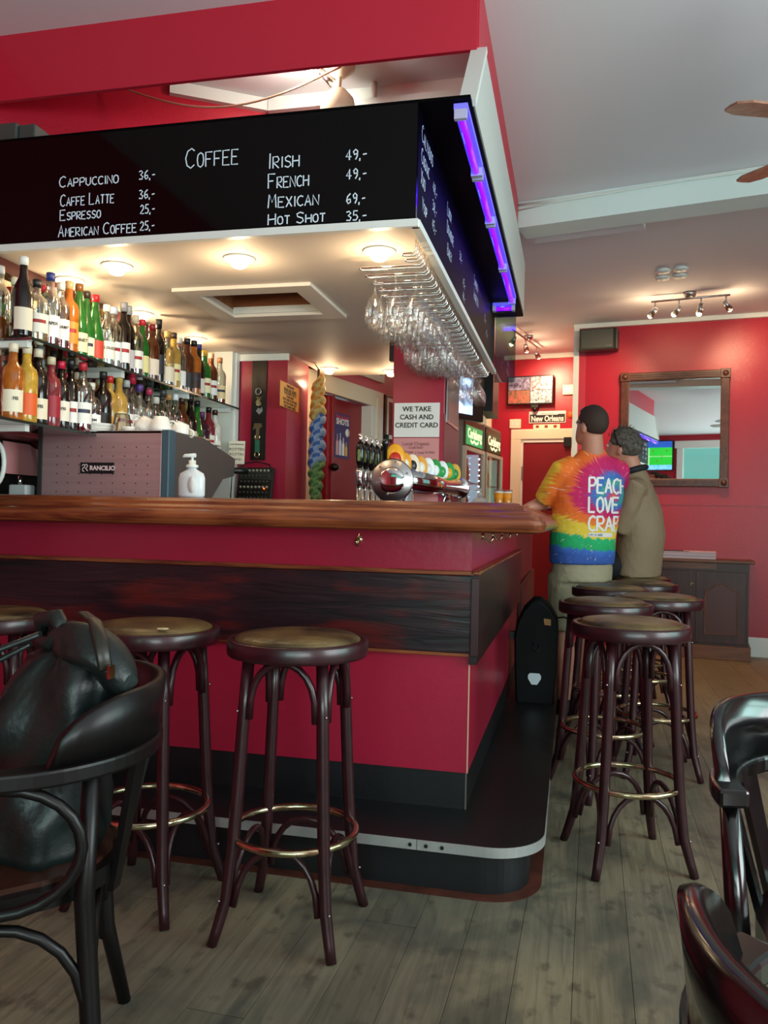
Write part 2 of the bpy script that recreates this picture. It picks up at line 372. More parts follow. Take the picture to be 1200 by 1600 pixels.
# outer walls
struct(bx('wall_left', RED, -2.45, -2.35, -2.5, 4.4, 0, CZ))
def wall_with_window(name, axis, c, a0, a1, wins, z0=.85, z1=2.6):
    """wall on a constant plane with window openings"""
    mb = MB(); t = .12
    def b(a, bb, lo, hi):
        if axis == 'x': mb.box(c, c + t, a, bb, lo, hi)
        else: mb.box(a, bb, c - t, c, lo, hi)
    prev = a0
    for (w0, w1) in wins:
        b(prev, w0, 0, CZ); b(w0, w1, 0, z0); b(w0, w1, z1, CZ); prev = w1
    b(prev, a1, 0, CZ)
    return struct(mb.obj(name, RED))
wall_with_window('wall_right', 'x', 3.3, -2.5, 7.8, [(0.0, 3.2), (4.2, 5.6)])
wall_with_window('wall_front', 'y', -2.3, -2.3, 3.4, [(-.85, 2.6)], .85, 2.8)
def window(n, axis, c, a0, a1, z0=.85, z1=2.6):
    mb = MB()
    def b(a, bb, lo, hi, d=.05):
        if axis == 'x': mb.box(c - d, c + .08, a, bb, lo, hi)
        else: mb.box(a, bb, c - .08, c + d, lo, hi)
    b(a0 - .08, a0 + .04, z0 - .08, z1 + .1); b(a1 - .04, a1 + .08, z0 - .08, z1 + .1); b(a0 - .12, a1 + .12, z1 - .03, z1 + .12, .07); b(a0 - .1, a1 + .1, z0 - .08, z0 + .04, .1)
    mid = (a0 + a1) / 2; b(mid - .03, mid + .03, z0, z1, .0); b(a0, a1, 2.05, 2.1, .0)
    o = struct(mb.obj('window_%d' % n, WHITE))
    g = MB()
    if axis == 'x': g.box(c + .03, c + .035, a0, a1, z0, z1)
    else: g.box(a0, a1, c - .035, c - .03, z0, z1)
    g.obj('pane', glass('window_glass', 'DDF0EC', .95, edge=.2), o)
window(1, 'x', 3.3, 0, 3.2); window(2, 'x', 3.3, 4.2, 5.6); window(3, 'y', -2.3, -.85, 2.6, .85, 2.8)
# far wall with the mirror, and its return
def slab(name, P, xa, xb, mtl, z0=0, z1=CZ, t=.1, off=0):
    a = onwall(P, xa, 0, off); b = onwall(P, xb, 0, off); L = (b - a).length
    M = frame_M(a, WU, V((0, 0, 1)))
    return MB().box(0, L, 0, t, z0, z1, M).obj(name, mtl)
struct(slab('wall_back', P0, .03, 3.5, RED))
struct(slab('wall_recess', PR, -1.7, .12, RED))
struct(bx('wall_return', RED, -.01, .09, 8.0, 9.35, 0, CZ))
o = struct(slab('baseboard_back', P0, 1.2, 3.4, WHITE, 0, .15, .022, .022)); 
slab('moulding', P0, 1.2, 3.4, WHITE, .15, .17, .012, .012).parent = o
struct(slab('trim_1', P0, -.02, 3.4, WHITE, CZ - .04, CZ, .035, .035))
struct(slab('trim_2', P0, -.02, .03, WHITE, 0, CZ, .06, .03))
struct(slab('trim_3', PR, -.8, 0.02, WHITE, CZ - .05, CZ, .035, .035))
struct(slab('trim_4', P0, .7, 3.4, RED, 1.335, 1.343, .01, .006))
struct(bx('wall_recess_side', RED, -1.0, -.9, 7.95, 9.45, 0, CZ, M=Matrix.Translation((0, 0, 0))))
struct(bx('trim_5', CREAM, -.93, -.84, 7.95, 8.45, 0, 2.75))
# ceiling beam across the room and the shallow box behind it
bm_ = MB(); a = V((-.36, 4.88, 0)); u = V((1.32, -.29, 0)).normalized(); M = frame_M(a, u, V((0, 0, 1)))
bm_.box(0, 3.75, 0, .2, 2.9, CZ, M); o = struct(bm_.obj('trim_6', MINT))
bm_ = MB(); bm_.box(0, .68, .2, .42, 2.94, CZ, M); bm_.obj('beam_box', CEIL, o)
cb = MB()
for k, (dz, dr) in enumerate(((.012, 0), (.02, .5), (.028, 1.1))):
    cb.tube([M @ V((t * .25, -.008 - .004 * k, CZ - dz - .006 * sin(t * .9 + dr) - (.02 if t < .6 and k == 2 else 0))) for t in range(0, 15)], .004, 6)
tag(cb.obj('ceiling_cable', WHITE), 'white cables pinned along the top of the pale ceiling beam', 'cable')

# ================================================================== the soffit over the bar
so = thing('bar_soffit', 'low white soffit with black menu boards hanging over the bar', 'soffit', (0, 0, 0))
# underside with an open hatch
mb = MB()
X0, X1, Y0, Y1, Z = -2.13, -.5, 2.5, 5.1, 2.08
hx0, hx1, hy0, hy1 = -1.545, -1.115, 3.145, 3.5
for (a, b_, c, d) in ((X0, hx0, Y0, 4.38), (hx1, X1, Y0, 4.149), (hx0, hx1, Y0, hy0), (hx0, hx1, hy1, 4.38), (hx1, -.93, 4.149, 4.38), (-1.6, -.93, 4.38, Y1), (-.66, X1, 4.149, Y1), (-.93, -.66, 4.7, Y1)):
    mb.box(a, b_, c, d, Z, Z + .02)
mb.obj('underside', mat('soffit_white', 'DCD2C6', .6, bump=.1, bscale=20), so)
mb = MB(); mb.box(-2.05, X1 + .01, Y0 - .012, Y0 + .012, Z - .012, Z + .012); mb.obj('front_edge_trim', WHITE, so)
mb = MB(); mb.box(X1 - .012, X1 + .014, Y0, Y1, Z - .012, Z + .012); mb.obj('side_edge_trim', WHITE, so)
board = bx('menu_board', BLACKG, -2.02, -.5, 2.5, 2.52, 2.092, 2.462, so)
sboard = bx('menu_board', mat('black_satin_board', '020202', .5, spec=.06), -.52, -.5, 2.52, 5.1, 2.092, 2.462, so)
bx('top_panel', mat('black_satin_board', ''), -2.02, -.335, 2.5, 5.25, 2.462, 2.472, so)
bx('end_panel', WHITE, -.93, -.5, 5.08, 5.1, 2.09, 2.462, so)
# outer side panel, front end cut back at a slant
Ms = frame_M((-.352, 0, 0), (0, 1, 0), (1, 0, 0))
MB().prism([(2.55, 2.472), (5.25, 2.472), (5.25, 2.8), (2.83, 2.8)], .022, Ms).obj('side_panel', mat('pale_grey_panel', 'C4C6C2', .5), so)
MB().prism([(2.535, 2.472), (2.555, 2.462), (2.835, 2.79), (2.815, 2.8)], .055, frame_M((-.378, 0, 0), (0, 1, 0), (1, 0, 0))).obj('slanted_end_trim', WHITE, so)
# red bulkhead at the ceiling
bk = struct(bx('trim_7', mat('bulkhead_red', 'C02038', .4), -2.34, -.357, 2.8, 2.818, 2.787, CZ))
struct(bx('trim_8', mat('bulkhead_red', ''), -.372, -.352, 2.818, 4.86, 2.787, CZ))
# red wall and pale cornice inside, above the soffit
u = V((.387, .241, 0)); 
mb = MB(); M = frame_M((-1.77, 3.255, 0), u, (0, 0, 1)); mb.box(-.72, .455, 0, .06, 2.48, CZ, M); struct(mb.obj('wall_over_bar_left', RED))
struct(bx('wall_over_bar', RED, -1.385, -.45, 3.5, 3.56, 2.48, CZ))
mb = MB(); mb.box(0, .46, -.03, 0, CZ - .055, CZ, M); struct(mb.obj('trim_9', MINT))
struct(bx('trim_10', MINT, -1.385, -.46, 3.45, 3.5, CZ - .06, CZ))
struct(bx('trim_11', MINT, -1.0, -.46, 3.40, 3.45, CZ - .11, CZ - .075))
# lettering on the boards
def bcoord(px_, py_):  # board point from inches across the board as read off the photograph
    pass
Mb = frame_M((0, 2.4985, 0), (1, 0, 0), (0, -1, 0))
def fit_text(lines, M, width, parent, **kw):
    for (tx, x0, y, h, x1) in lines:
        pl = strokes(tx, 0, 0, h, 1, **kw); w0 = max(p[0] for l in pl for p in l); k = (x1 - x0) / w0
        mb = MB(); ribbon(mb, [[(x0 + a * k, y + b_) for a, b_ in l] for l in pl], width, lambda a, b_: M @ V((a, b_, 0)))
        o = mb.obj('lettering', CHALK, parent, fix=False)
LN = [('COFFEE', -1.292, 2.314, .066, -1.103), ('CAPPUCCINO', -1.772, 2.283, .038, -1.543), ('36,-', -1.465, 2.288, .030, -1.405), ('CAFFE LATTE', -1.767, 2.216, .040, -1.558), ('36,-', -1.463, 2.222, .030, -1.405),
      ('ESPRESSO', -1.766, 2.167, .036, -1.608), ('25,-', -1.457, 2.171, .030, -1.403), ('AMERICAN COFFEE', -1.772, 2.109, .040, -1.47), ('25,-', -1.456, 2.114, .030, -1.403),
      ('IRISH', -.997, 2.290, .050, -.89), ('49,-', -.731, 2.297, .033, -.663), ('FRENCH', -.995, 2.224, .048, -.856), ('49,-', -.729, 2.235, .033, -.663),
      ('MEXICAN', -.994, 2.160, .045, -.82), ('69,-', -.727, 2.156, .033, -.665), ('HOT SHOT', -.992, 2.104, .036, -.797), ('35,-', -.726, 2.101, .031, -.66)]
fit_text(LN, Mb, .0042, board)
Mc = frame_M((-.4985, 0, 0), (0, 1, 0), (1, 0, 0))
LS = [('CALVADOS', 2.57, 2.375, .055, .8), ('COGNAC', 2.57, 2.305, .05, .8), ('XXO', 2.57, 2.235, .05, .8), ('48,-', 2.79, 2.30, .036, 1), ('38,-', 2.79, 2.235, .036, 1), ('45,-', 2.79, 2.17, .036, 1), ('VSOP', 2.6, 2.16, .045, .8),
      ('LIMON', 3.12, 2.34, .05, .8), ('DRAMBUIE', 3.12, 2.27, .05, .8), ('38,-', 3.48, 2.28, .036, 1), ('BAILEY', 3.14, 2.19, .045, .8), ('45,-', 3.6, 2.20, .036, 1), ('48,-', 3.6, 2.14, .036, 1),
      ('SAMBUCA', 4.0, 2.32, .05, .8), ('AMARETTO', 4.0, 2.25, .05, .8), ('35,-', 4.5, 2.26, .036, 1), ('45,-', 4.6, 2.2, .036, 1)]
for l_ in LS: hand_text([l_], Mc, .004, CHALK, parent=sboard)

tag(bx('clear_panel', SHELFG, -.498, -.37, 5.12, 5.126, 2.02, 2.461), 'clear plastic panel hanging at the far end of the soffit', 'panel')
# violet tube lamps under the top panel
def tube_lamp(p, q, label):
    p = V(p); q = V(q); d = (q - p).normalized(); L = (q - p).length
    t = thing('violet_tube_lamp', label, 'tube lamp', p, 0, 'violet tube lamps over the side menu board')
    M = frame_M((0, 0, 0), d, (0, 0, 1))
    MB().box(0, L, -.022, .022, .0, .018, M).obj('housing', VIOB, t)
    MB().tube([M @ V((.02, 0, -.016)), M @ V((L - .02, 0, -.016))], .011, 10).obj('tube', VIO, t)
    for x_ in (0, L - .018): MB().box(x_, x_ + .018, -.02, .02, -.03, .0, M).obj('end_cap', mat('lamp_cap', 'B8B8D8', .4), t)
    MB().box(L * .35, L * .52, .006, .017, -.004, .0, M).obj('sticker', mat('pale_sticker', '9EE8FF', .5, emit='40C8FF', es=.5), t)
zz = 2.44
for (a, b_), w_ in zip(((2.52, 2.97), (2.99, 3.46), (3.48, 4.1), (4.12, 4.75)), ('nearest', 'second', 'third', 'fourth')):
    tube_lamp((-.368, a, zz), (-.368, b_, zz), 'violet tube lamp over the side menu board, %s from the front corner' % w_)
tube_lamp((-.5 + .01, 4.86, 2.43), (-.36, 4.86, 2.43), 'short violet tube lamp across the far end of the soffit')

# recessed downlights
dl = [(-.673, 2.736, 'nearest the glass rack'), (-1.194, 2.735, 'between the hatch and the front menu board'), (-1.689, 2.74, 'above the left end of the coffee machine'), (-1.985, 2.88, 'above the first top-shelf bottles'),
      (-1.975, 3.42, 'above the middle of the bottle shelves'), (-1.96, 3.95, 'above the far end of the bottle shelves'), (-1.5, 4.85, 'by the dark red double door'), (-1.13, 4.98, 'beside the black strip of the front pillar')]
first = None
for (x_, y_, wh) in dl:
    lb = 'small recessed white downlight in the soffit, ' + wh
    if first is None:
        t = thing('downlight', lb, 'light', (x_, y_, Z), 0, 'downlights in the soffit')
        MB().lathe([(.058, -.001), (.058, -.005), (.05, -.006), (.04, -.004), (.036, -.018), (.03, -.02)], seg=24).obj('ring', WHITE, t)
        MB().lathe([(.026, -.018), (.026, -.03), (.018, -.034)], seg=16).obj('bulb', BULB, t); first = t
    else: place(copy_tree(first), (x_, y_, Z), 0, lb)
    light('downlight_glow', 'POINT', (x_, y_, Z - .10), 2.0, WARM, size=.02)
# the hatch
t = thing('ceiling_hatch', 'open white-framed hatch in the soffit underside with timber inside', 'hatch', (-1.33, 3.32, Z))
mb = MB(); fx, fy, ix, iy = .30, .265, .215, .178
for a in ((-fx, fx, -fy, -iy), (-fx, fx, iy, fy), (-fx, -ix, -iy, iy), (ix, fx, -iy, iy)): mb.box(a[0], a[1], a[2], a[3], -.014, 0)
mb.obj('frame', mat('hatch_frame_white', 'E4DCD0', .5), t)
mb = MB()
for a in ((-ix, ix, iy, iy + .02), (-ix, ix, -iy - .02, -iy), (-ix - .02, -ix, -iy, iy), (ix, ix + .02, -iy, iy)): mb.box(a[0], a[1], a[2], a[3], 0, .16)
mb.obj('shaft', RAW, t)
MB().box(-ix, ix, iy - .012, iy - .001, .0, .03).obj('inner_trim', WHITE, t)
MB().box(-ix - .02, ix + .02, -iy - .02, iy + .02, .16, .17).obj('cover_board', mat('hatch_red', '8E2228', .5, col2='B8A498', vscale=5), t)

# speaker on top of the soffit at the left
t = thing('loudspeaker', 'dark green-grey loudspeaker lying above the left end of the front menu board', 'speaker', (0, 0, 0))
MB().box(-2.34, -2.0, 2.56, 2.72, 2.482, 2.565, bev=.006).obj('cabinet', mat('speaker_grey', '3C4440', .5), t)
MB().box(-1.998, -1.93, 2.57, 2.72, 2.485, 2.558, bev=.005).obj('end_cap', mat('speaker_grey', ''), t)
t = thing('speaker_bracket', 'small metal bracket under the speaker above the menu board', 'bracket'); MB().cyl((-2.04, 2.64, 2.482), (-2.04, 2.64, 2.472), .012).obj('post', STEEL, t)

# fan with globe lamp and spot seen through the gap
t = thing('ceiling_fan_lamp', 'white ceiling fan motor with round lamp globe above the menu board', 'fan', (-.985, 3.23, 0))
MB().lathe([(.012, CZ), (.07, CZ), (.068, CZ - .03), (.03, CZ - .065), (.012, CZ - .07)]).obj('ceiling_rose', CREAM, t)
MB().cyl((0, 0, CZ - .06), (0, 0, 2.93), .012).obj('rod', CREAM, t)
MB().lathe([(.012, 2.935), (.035, 2.925), (.065, 2.89), (.075, 2.85), (.06, 2.80), (.02, 2.78)]).obj('globe', mat('globe_cream', 'D8D0B0', .35), t)
t = thing('spotlight', 'lit chrome spotlights on the ceiling beside the fan lamp', 'light', (-1.06, 3.22, 0))
MB().cyl((0, 0, CZ), (0, 0, CZ - .05), .008).obj('stem', STEEL, t)
MB().cyl((.05, .02, CZ - .09), (.0, 0, CZ - .04), .018, .014).obj('lamp_head', STEEL, t)
MB().ball((-.03, -.04, CZ - .045), .02).obj('bulb', BULB, t)
MB().ball((.06, .02, CZ - .1), .013).obj('bulb', BULB, t)
light('spot_glow', 'POINT', (-1.13, 3.12, CZ - .1), 6, (1, .92, .8), size=.03)
mb = MB(); mb.tube([V((-1.95 + 1.0 * i / 20, 3.1 + .05 * i / 20, 2.98 - .13 * sin(pi * i / 20))) for i in range(21)], .004, 6)
tag(mb.obj('hanging_cable', mat('cable_beige', 'B89878', .6)), 'beige cable drooping across the red wall above the menu board', 'cable')
t = thing('white_pipes', 'white painted pipes and cables on the red wall behind the globe lamp', 'pipe')
mb = MB(); mb.tube([(-1.2, 3.42, 2.93), (-.95, 3.42, 2.94), (-.9, 3.42, 2.95), (-.88, 3.42, 2.99), (-.88, 3.42, CZ)], .014, 8); mb.obj('pipe', MINT, t)
MB().tube([(-1.2, 3.43, 2.86), (-.95, 3.43, 2.87), (-.86, 3.43, 2.88), (-.85, 3.43, 2.93), (-.82, 3.43, 2.965), (-.47, 3.43, 2.97)], .016, 8).obj('pipe', MINT, t)
for k in range(4): MB().tube([(-1.38 + .02 * k, 3.46, 2.965), (-1.2, 3.44, 2.90 + .018 * k), (-1.0, 3.43, 2.93 - .01 * k), (-.6, 3.43, 2.985 - .006 * k)], .0045, 6).obj('cable', mat('cable_beige', ''), t)

# ceiling fan at the right
t = thing('ceiling_fan', 'ceiling fan with wooden blades at the right edge', 'fan', (1.06, 3.21, 0))
MB().lathe([(.02, CZ), (.07, CZ), (.06, CZ - .05), (.015, CZ - .07), (.015, 2.74), (.1, 2.7), (.12, 2.64), (.1, 2.58), (.03, 2.54)]).obj('motor', WHITE, t)
for k in range(5):
    an = RAD(201 - 70 * k if k < 2 else 131 - 72 * (k - 1)); M = Matrix.Rotation(an, 4, 'Z') @ Matrix.Translation((0, 0, 2.6)) @ Matrix.Rotation(RAD(-9), 4, 'X')
    MB().prism([(.12, -.03), (.2, -.055), (.55, -.065), (.595, -.04), (.6, 0), (.595, .04), (.55, .065), (.2, .055), (.12, .03)], .008, M).obj('blade', mat('fan_blade_wood', 'A8745A', .4, col2='8A5A44', vscale=30), t)

# ================================================================== the bar
bar = thing('bar_counter', 'red panelled bar with mahogany counter, charred plank band and black foot step', 'bar', (0, 0, 0))
FX, FY, SY = -.335, 2.785, 7.1
def poly_bar(name, x1, y0, z0, z1, th, mtl, xl=-3.0, ye=SY, bev=0):
    mb = MB(); mb.box(xl, x1, y0, y0 + th, z0, z1, bev=bev); mb.box(x1 - th, x1, y0 + th, ye, z0, z1, bev=bev); return mb.obj(name, mtl, bar)
bx('front_upper_panel', REDG, -3.0, FX, FY, FY + .06, .95, 1.125, bar)
bx('front_lower_panel', REDG, -3.0, FX, FY, FY + .06, .285, .70, bar)
bx('side_upper_panel', REDG, FX - .06, FX, FY + .06, SY, .76, 1.125, bar)
bx('side_lower_panel', REDG, FX - .06, FX, FY + .06, SY, .285, .76, bar)
mb = MB(); mb.box(-3.0, FX - .004, FY + .004, FY + .06, .155, .285); mb.box(FX - .06, FX - .004, FY + .06, SY, .155, .285); mb.obj('kick_board', BLACKP, bar)
bx('corner_chip', mat('chipped_plaster', 'D8A890', .8), FX - .003, FX + .0012, FY - .0012, FY + .003, .285, .69, bar)
bx('corner_chip', mat('chipped_grey', '5E5A54', .8), FX - .007, FX - .0025, FY + .0025, FY + .008, .16, .285, bar)
# band
bx('charred_plank', BURNT, -3.0, FX + .004, FY - .024, FY, .697, .962, bar, bev=.003)
bx('band_top_moulding', MAH, -3.0, FX + .012, FY - .03, FY, .962, .978, bar, bev=.004)
bx('band_bottom_moulding', MAH, -3.0, FX + .004, FY - .02, FY, .684, .697, bar, bev=.003)
MB().prism([(FY - .024, .66), (5.06, .66), (5.10, .75), (5.14, .86), (5.14, .965), (FY - .024, .965)], .026, Ms_ := frame_M((FX, 0, 0), (0, 1, 0), (1, 0, 0))).obj('side_band', SIDEBAND, bar)
bx('side_band_moulding', MAHY, FX, FX + .034, FY - .03, 5.14, .965, .978, bar, bev=.004)
bx('band_corner_strip', STOOLW, FX + .004, FX + .031, FY - .032, FY - .022, .69, .955, bar, bev=.002)
bx('side_band', wood('side_band_brown', '4A2418', '6A3A22', '56301E', scale=(1.6, 1.6, 13), rough=.35, ws=2), FX, FX + .02, 5.3, SY, .46, .75, bar, bev=.003)
# inner face and worktop behind
bx('back_worktop', STEEL, -2.3, -1.5, 2.85, 3.5, .88, .9, bar)
# step
def rounded_step(x1, y0, r, ye=SY, xl=-3.0, n=12):
    pts = [(xl, ye)] if False else []
    pts = [(xl, y0)] + [(x1 - r + r * cos(RAD(-90 + 90 * i / n)), y0 + r + r * sin(RAD(-90 + 90 * i / n))) for i in range(n + 1)] + [(x1, ye), (FX - .05, ye), (FX - .05, FY + .05), (xl, FY + .05)]
    return pts
MB().prism(rounded_step(-.115, 2.52, .14), .135).obj('step_riser', BLACKP, bar)
MB().prism(rounded_step(-.075, 2.475, .17), .0015).obj('base_stain', mat('red_brown_floor_stain', '5E2C1E', .6, var=.5, vscale=14), bar)
MB().prism(rounded_step(-.068, 2.478, .17), .026, Matrix.Translation((0, 0, .134))).obj('step_top', BLACKP, bar)
def band_strip(x1, y0, r, z0, z1, a, b_, t=.003, n=12):
    P = [(xx, y0) for xx in (a, x1 - r)] + [(x1 - r + r * cos(RAD(-90 + 90 * i / n)), y0 + r + r * sin(RAD(-90 + 90 * i / n))) for i in range(1, n + 1)] + [(x1, b_)]
    mb = MB(); n_ = len(P); rows = []
    for i, (px_, py_) in enumerate(P):
        q = P[min(i + 1, n_ - 1)]; p = P[max(i - 1, 0)]; d = V((q[0] - p[0], q[1] - p[1], 0)).normalized(); nn = V((d.y, -d.x, 0)) * t
        rows.append([V((px_, py_, z0)), V((px_, py_, z0)) + nn, V((px_, py_, z1)) + nn, V((px_, py_, z1))])
    mb.grid(rows, smooth=False, closed_u=True); return mb
band_strip(-.068, 2.478, .17, .132, .163, -.448, 3.2).obj('metal_edge_strip', ALU, bar)
MB().box(-3.0, -.45, 2.475, 2.478, .132, .163).obj('metal_edge_strip', ALU, bar)
for xx in (-.42, -.37, -.47, -.95, -1.4): MB().cyl((xx, 2.4755, .147), (xx, 2.472, .147), .006).obj('screw', mat('screw_dark', '3A3A38', .4, metal=.8), bar)
# counter top, moulded edge swept round the corner
prof = [(.03, 1.112), (.008, 1.118), (.0, 1.128), (-.004, 1.14), (.0, 1.152), (.010, 1.163), (.024, 1.168), (.028, 1.168), (.032, 1.176), (.045, 1.184), (.06, 1.187), (.066, 1.187), (.07, 1.196), (.085, 1.206), (.10, 1.209), (.25, 1.209), (.25, 1.112)]
def sweep_front(x1, y0, r, xl, ye, half):
    n = 8; rows = []
    if half == 'front': angs = [-90 + 45 * i / n for i in range(n + 1)]
    else: angs = [-45 + 45 * i / n for i in range(n + 1)]
    for an in angs:
        row = []
        for o, z in prof:
            rr_ = max(r - o, .0); sh = max(o - r, 0); cx, cy = x1 - r - sh, y0 + r + sh
            row.append(V((cx + rr_ * cos(RAD(an)), cy + rr_ * sin(RAD(an)), z)))
        rows.append(row)
    if half == 'front': rows.insert(0, [V((xl, y0 + o, z)) for o, z in prof])
    else: rows.append([V((x1 - o, ye, z)) for o, z in prof])
    mb = MB(); vs = mb.grid(rows, smooth=False, closed_u=True); mb._face(vs[0]); mb._face(vs[-1][::-1])
    for f in mb.b.faces: f.smooth = False
    return mb
for half, mt in (('front', MAH), ('side', MAHY)):
    sweep_front(-.082, 2.5, .05, -3.0, 6.9, half).obj('counter_top', mt, bar)
bx('counter_inner', MAHY, -.42, -.33, 2.75, 6.9, 1.17, 1.205, bar)
# brass coat hooks
def hook(loc, rz, label):
    t = thing('coat_hook', label, 'hook', loc, rz, 'brass coat hooks under the counter')
    MB().lathe([(.012, 0), (.012, .003), (.006, .004)], Matrix.Rotation(RAD(90), 4, 'X')).obj('plate', BRASS, t)
    MB().tube([(0, -.003, .02), (0, -.006, .0), (0, -.02, -.022), (0, -.036, -.018), (0, -.042, .0)], [.004, .0045, .004, .004, .005], 8).obj('hook', BRASS, t)
hook((-.735, FY, 1.075), 0, 'single brass coat hook on the front of the red bar')
for yy, n_ in ((3.1, 'nearest'), (3.5, 'second'), (4.0, 'third'), (4.5, 'farthest')):
    hook((FX, yy, 1.09), RAD(90), 'brass coat hook under the side counter, %s from the bar corner' % n_)

# ================================================================== back bar: shelves and bottles
struct(bx('wall_backbar', mat('backbar_dark', '6E1A20', .5), -2.35, -2.1, 2.2, 4.3, 1.44, Z))
struct(bx('wall_backbar_lower', mat('backbar_black', '16100F', .6), -2.35, -2.3, 2.2, 4.3, .9, 1.44))
t = thing('backbar_mirror', 'mirror panels behind the bottle shelves', 'mirror'); bx('glass', mat('backbar_mirror_glass', 'D8C8B0', .03, metal=1), -2.1, -2.095, 2.3, 4.28, 1.47, 2.04, t)
bx('top_rail', mat('dark_red_rail', '4A1014', .4), -2.1, -2.06, 2.4, 4.28, 2.03, 2.078, t)
for zz_, nm in ((1.745, 'upper'), (1.45, 'lower')):
    t = thing('glass_shelf', '%s glass shelf of the back bar carrying spirit bottles' % nm, 'shelf')
    bx('shelf_glass', SHELFG, -2.09, -1.845, 2.47 if nm == 'upper' else 2.2, 4.27, zz_, zz_ + .01, t)
    bx('front_edge', mat('shelf_edge_dark', '1E2A26', .2), -1.845, -1.842, 2.47 if nm == 'upper' else 2.2, 4.27, zz_, zz_ + .01, t)
    for yy in (2.49, 3.1, 3.7, 4.2): bx('bracket', WHITE, -2.09, -1.87, yy - .012, yy + .012, zz_ - .022, zz_, t)
for yy, n_ in ((2.56, 'nearest'), (3.1, 'second'), (3.7, 'farthest')):
    tag(bx('shelf_post', ALU, -2.09, -2.06, yy - .012, yy + .012, 1.46, 2.05), 'slim aluminium post behind the bottle shelves, %s' % n_, 'post', 'shelf posts')
struct(bx('trim_12', WHITE, -2.1, -1.9, 4.29, 4.33, .9, Z)); struct(bx('trim_13', WHITE, -1.99, -1.89, 4.33, 4.37, .9, Z))

BP = {  # bottle profiles: (radius, height) in metres for a 0.28 m bottle
    'spirit': [(.001, 0), (.036, .002), (.038, .01), (.038, .165), (.034, .185), (.018, .205), (.0145, .22), (.014, .262)],
    'wine': [(.001, 0), (.035, .002), (.036, .01), (.036, .15), (.03, .18), (.016, .215), (.0135, .235), (.013, .275)],
    'slope': [(.001, 0), (.037, .002), (.038, .01), (.038, .09), (.034, .12), (.022, .18), (.015, .22), (.014, .27)],
    'fat': [(.001, 0), (.042, .002), (.044, .01), (.044, .13), (.038, .155), (.018, .17), (.015, .18), (.015, .215)],
    'slim': [(.001, 0), (.029, .002), (.031, .01), (.03, .19), (.022, .21), (.013, .225), (.0125, .285)]}
def bottle_mat(n):
    T = {'clear': ('DDE4E0', .5), 'green': ('1E6A24', 0), 'dark': ('180C0A', 0), 'brown': ('5A2A10', 0), 'amber': ('B8641A', 0), 'yellow': ('D8A838', 0), 'red': ('7A1420', 0), 'rose': ('8A3038', 0), 'purple': ('3A1A30', 0), 'blue': ('5A88A8', 0), 'white': ('E8E4DC', 0), 'gold': ('C09848', 0)}
    if n == 'clear': return glass('bottle_clear', 'E4EAE6', .84, edge=.6)
    return mat('bottle_' + n, T[n][0], .07, coat=.4, var=.35, vscale=28)
_bc = {}
def bottle(spec, loc, label, group, sc=1.0):
    kind, gl, lc, cap, content, txt = spec
    p = BP[kind]; H = p[-1][1]; R_ = max(r for r, z in p)
    key = (kind, gl, lc, cap, content, txt)
    if key in _bc:
        o = copy_tree(_bc[key]); o.location = loc; o.scale = (sc,) * 3; o['label'] = label; o['group'] = group; return o
    t = thing('bottle', label, 'bottle', loc, 0, group); t.scale = (sc,) * 3
    MB().lathe(p, seg=14).obj('glass_body', bottle_mat(gl), t)
    if gl == 'clear' and content:
        lv = random.uniform(.3, .75); hh = H * lv * .62
        MB().lathe([(.001, .004), (R_ * .93, .005), (R_ * .93, hh), (.001, hh)], seg=12).obj('liquor', mat('liquor_' + content, {'amber': 'A85A14', 'red': '8A1020', 'yellow': 'C8A040', 'dark': '2A100A', 'orange': 'D8651A', 'water': 'C8D4D0'}[content], .1), t)
    if lc:
        a0, a1 = RAD(-100), RAD(10); n = 8; hv = (sum(map(ord, lc + cap + gl)) % 7) / 7; z0_, z1_ = H * (.08 + .08 * hv), H * (.36 + .12 * hv)
        if kind == 'slope': z0_, z1_ = H * .06, H * .33
        rows = [[V(((R_ + .0008) * cos(a0 + (a1 - a0) * i / n), (R_ + .0008) * sin(a0 + (a1 - a0) * i / n), z)) for i in range(n + 1)] for z in (z0_, z1_)]
        mb = MB(); mb.grid(rows); lo = mb.obj('paper_label', mat('label_' + lc, lc, .5), t)
        if txt:
            an = RAD(-38); nrm = V((cos(an), sin(an), 0)); M = frame_M(nrm * (R_ + .004) + V((0, 0, z0_ + (z1_ - z0_) * .6)), V((-sin(an), cos(an), 0)), nrm)
            dark = lc in ('E8601E', 'A01830', '1E2A6A')
            text_mesh(txt, .016, M, PAPER if dark else INK, 'lettering', lo, bold=.0003)
        elif hv > .4:
            # printed band and emblem
            an = RAD(-30)
            rows = [[V(((R_ + .0014) * cos(a0 + .3 + (a1 - a0 - .6) * i / n), (R_ + .0014) * sin(a0 + .3 + (a1 - a0 - .6) * i / n), z)) for i in range(n + 1)] for z in (z0_ + (z1_ - z0_) * .5, z0_ + (z1_ - z0_) * .68)]
            mb = MB(); mb.grid(rows); mb.obj('printed_band', mat('print_' + ('red' if hash(lc) % 2 else 'navy'), 'A01C22' if lc in ('F0E8D8', 'E8E4DC') else '2A2A44', .5), lo)
    ch = .026 if kind != 'slim' else .04
    MB().lathe([(.0155, H - ch * .7), (.0162, H + .004), (.0155, H + .012), (.001, H + .013)], seg=12).obj('cap', mat('cap_' + cap, cap, .35), t)
    _bc[key] = t; return t
CN = {'clear': 'clear glass', 'green': 'green glass', 'dark': 'dark', 'brown': 'brown', 'amber': 'amber', 'yellow': 'yellow', 'red': 'deep red', 'rose': 'pinkish red', 'purple': 'dark purple', 'blue': 'blue', 'white': 'white', 'gold': 'gold'}
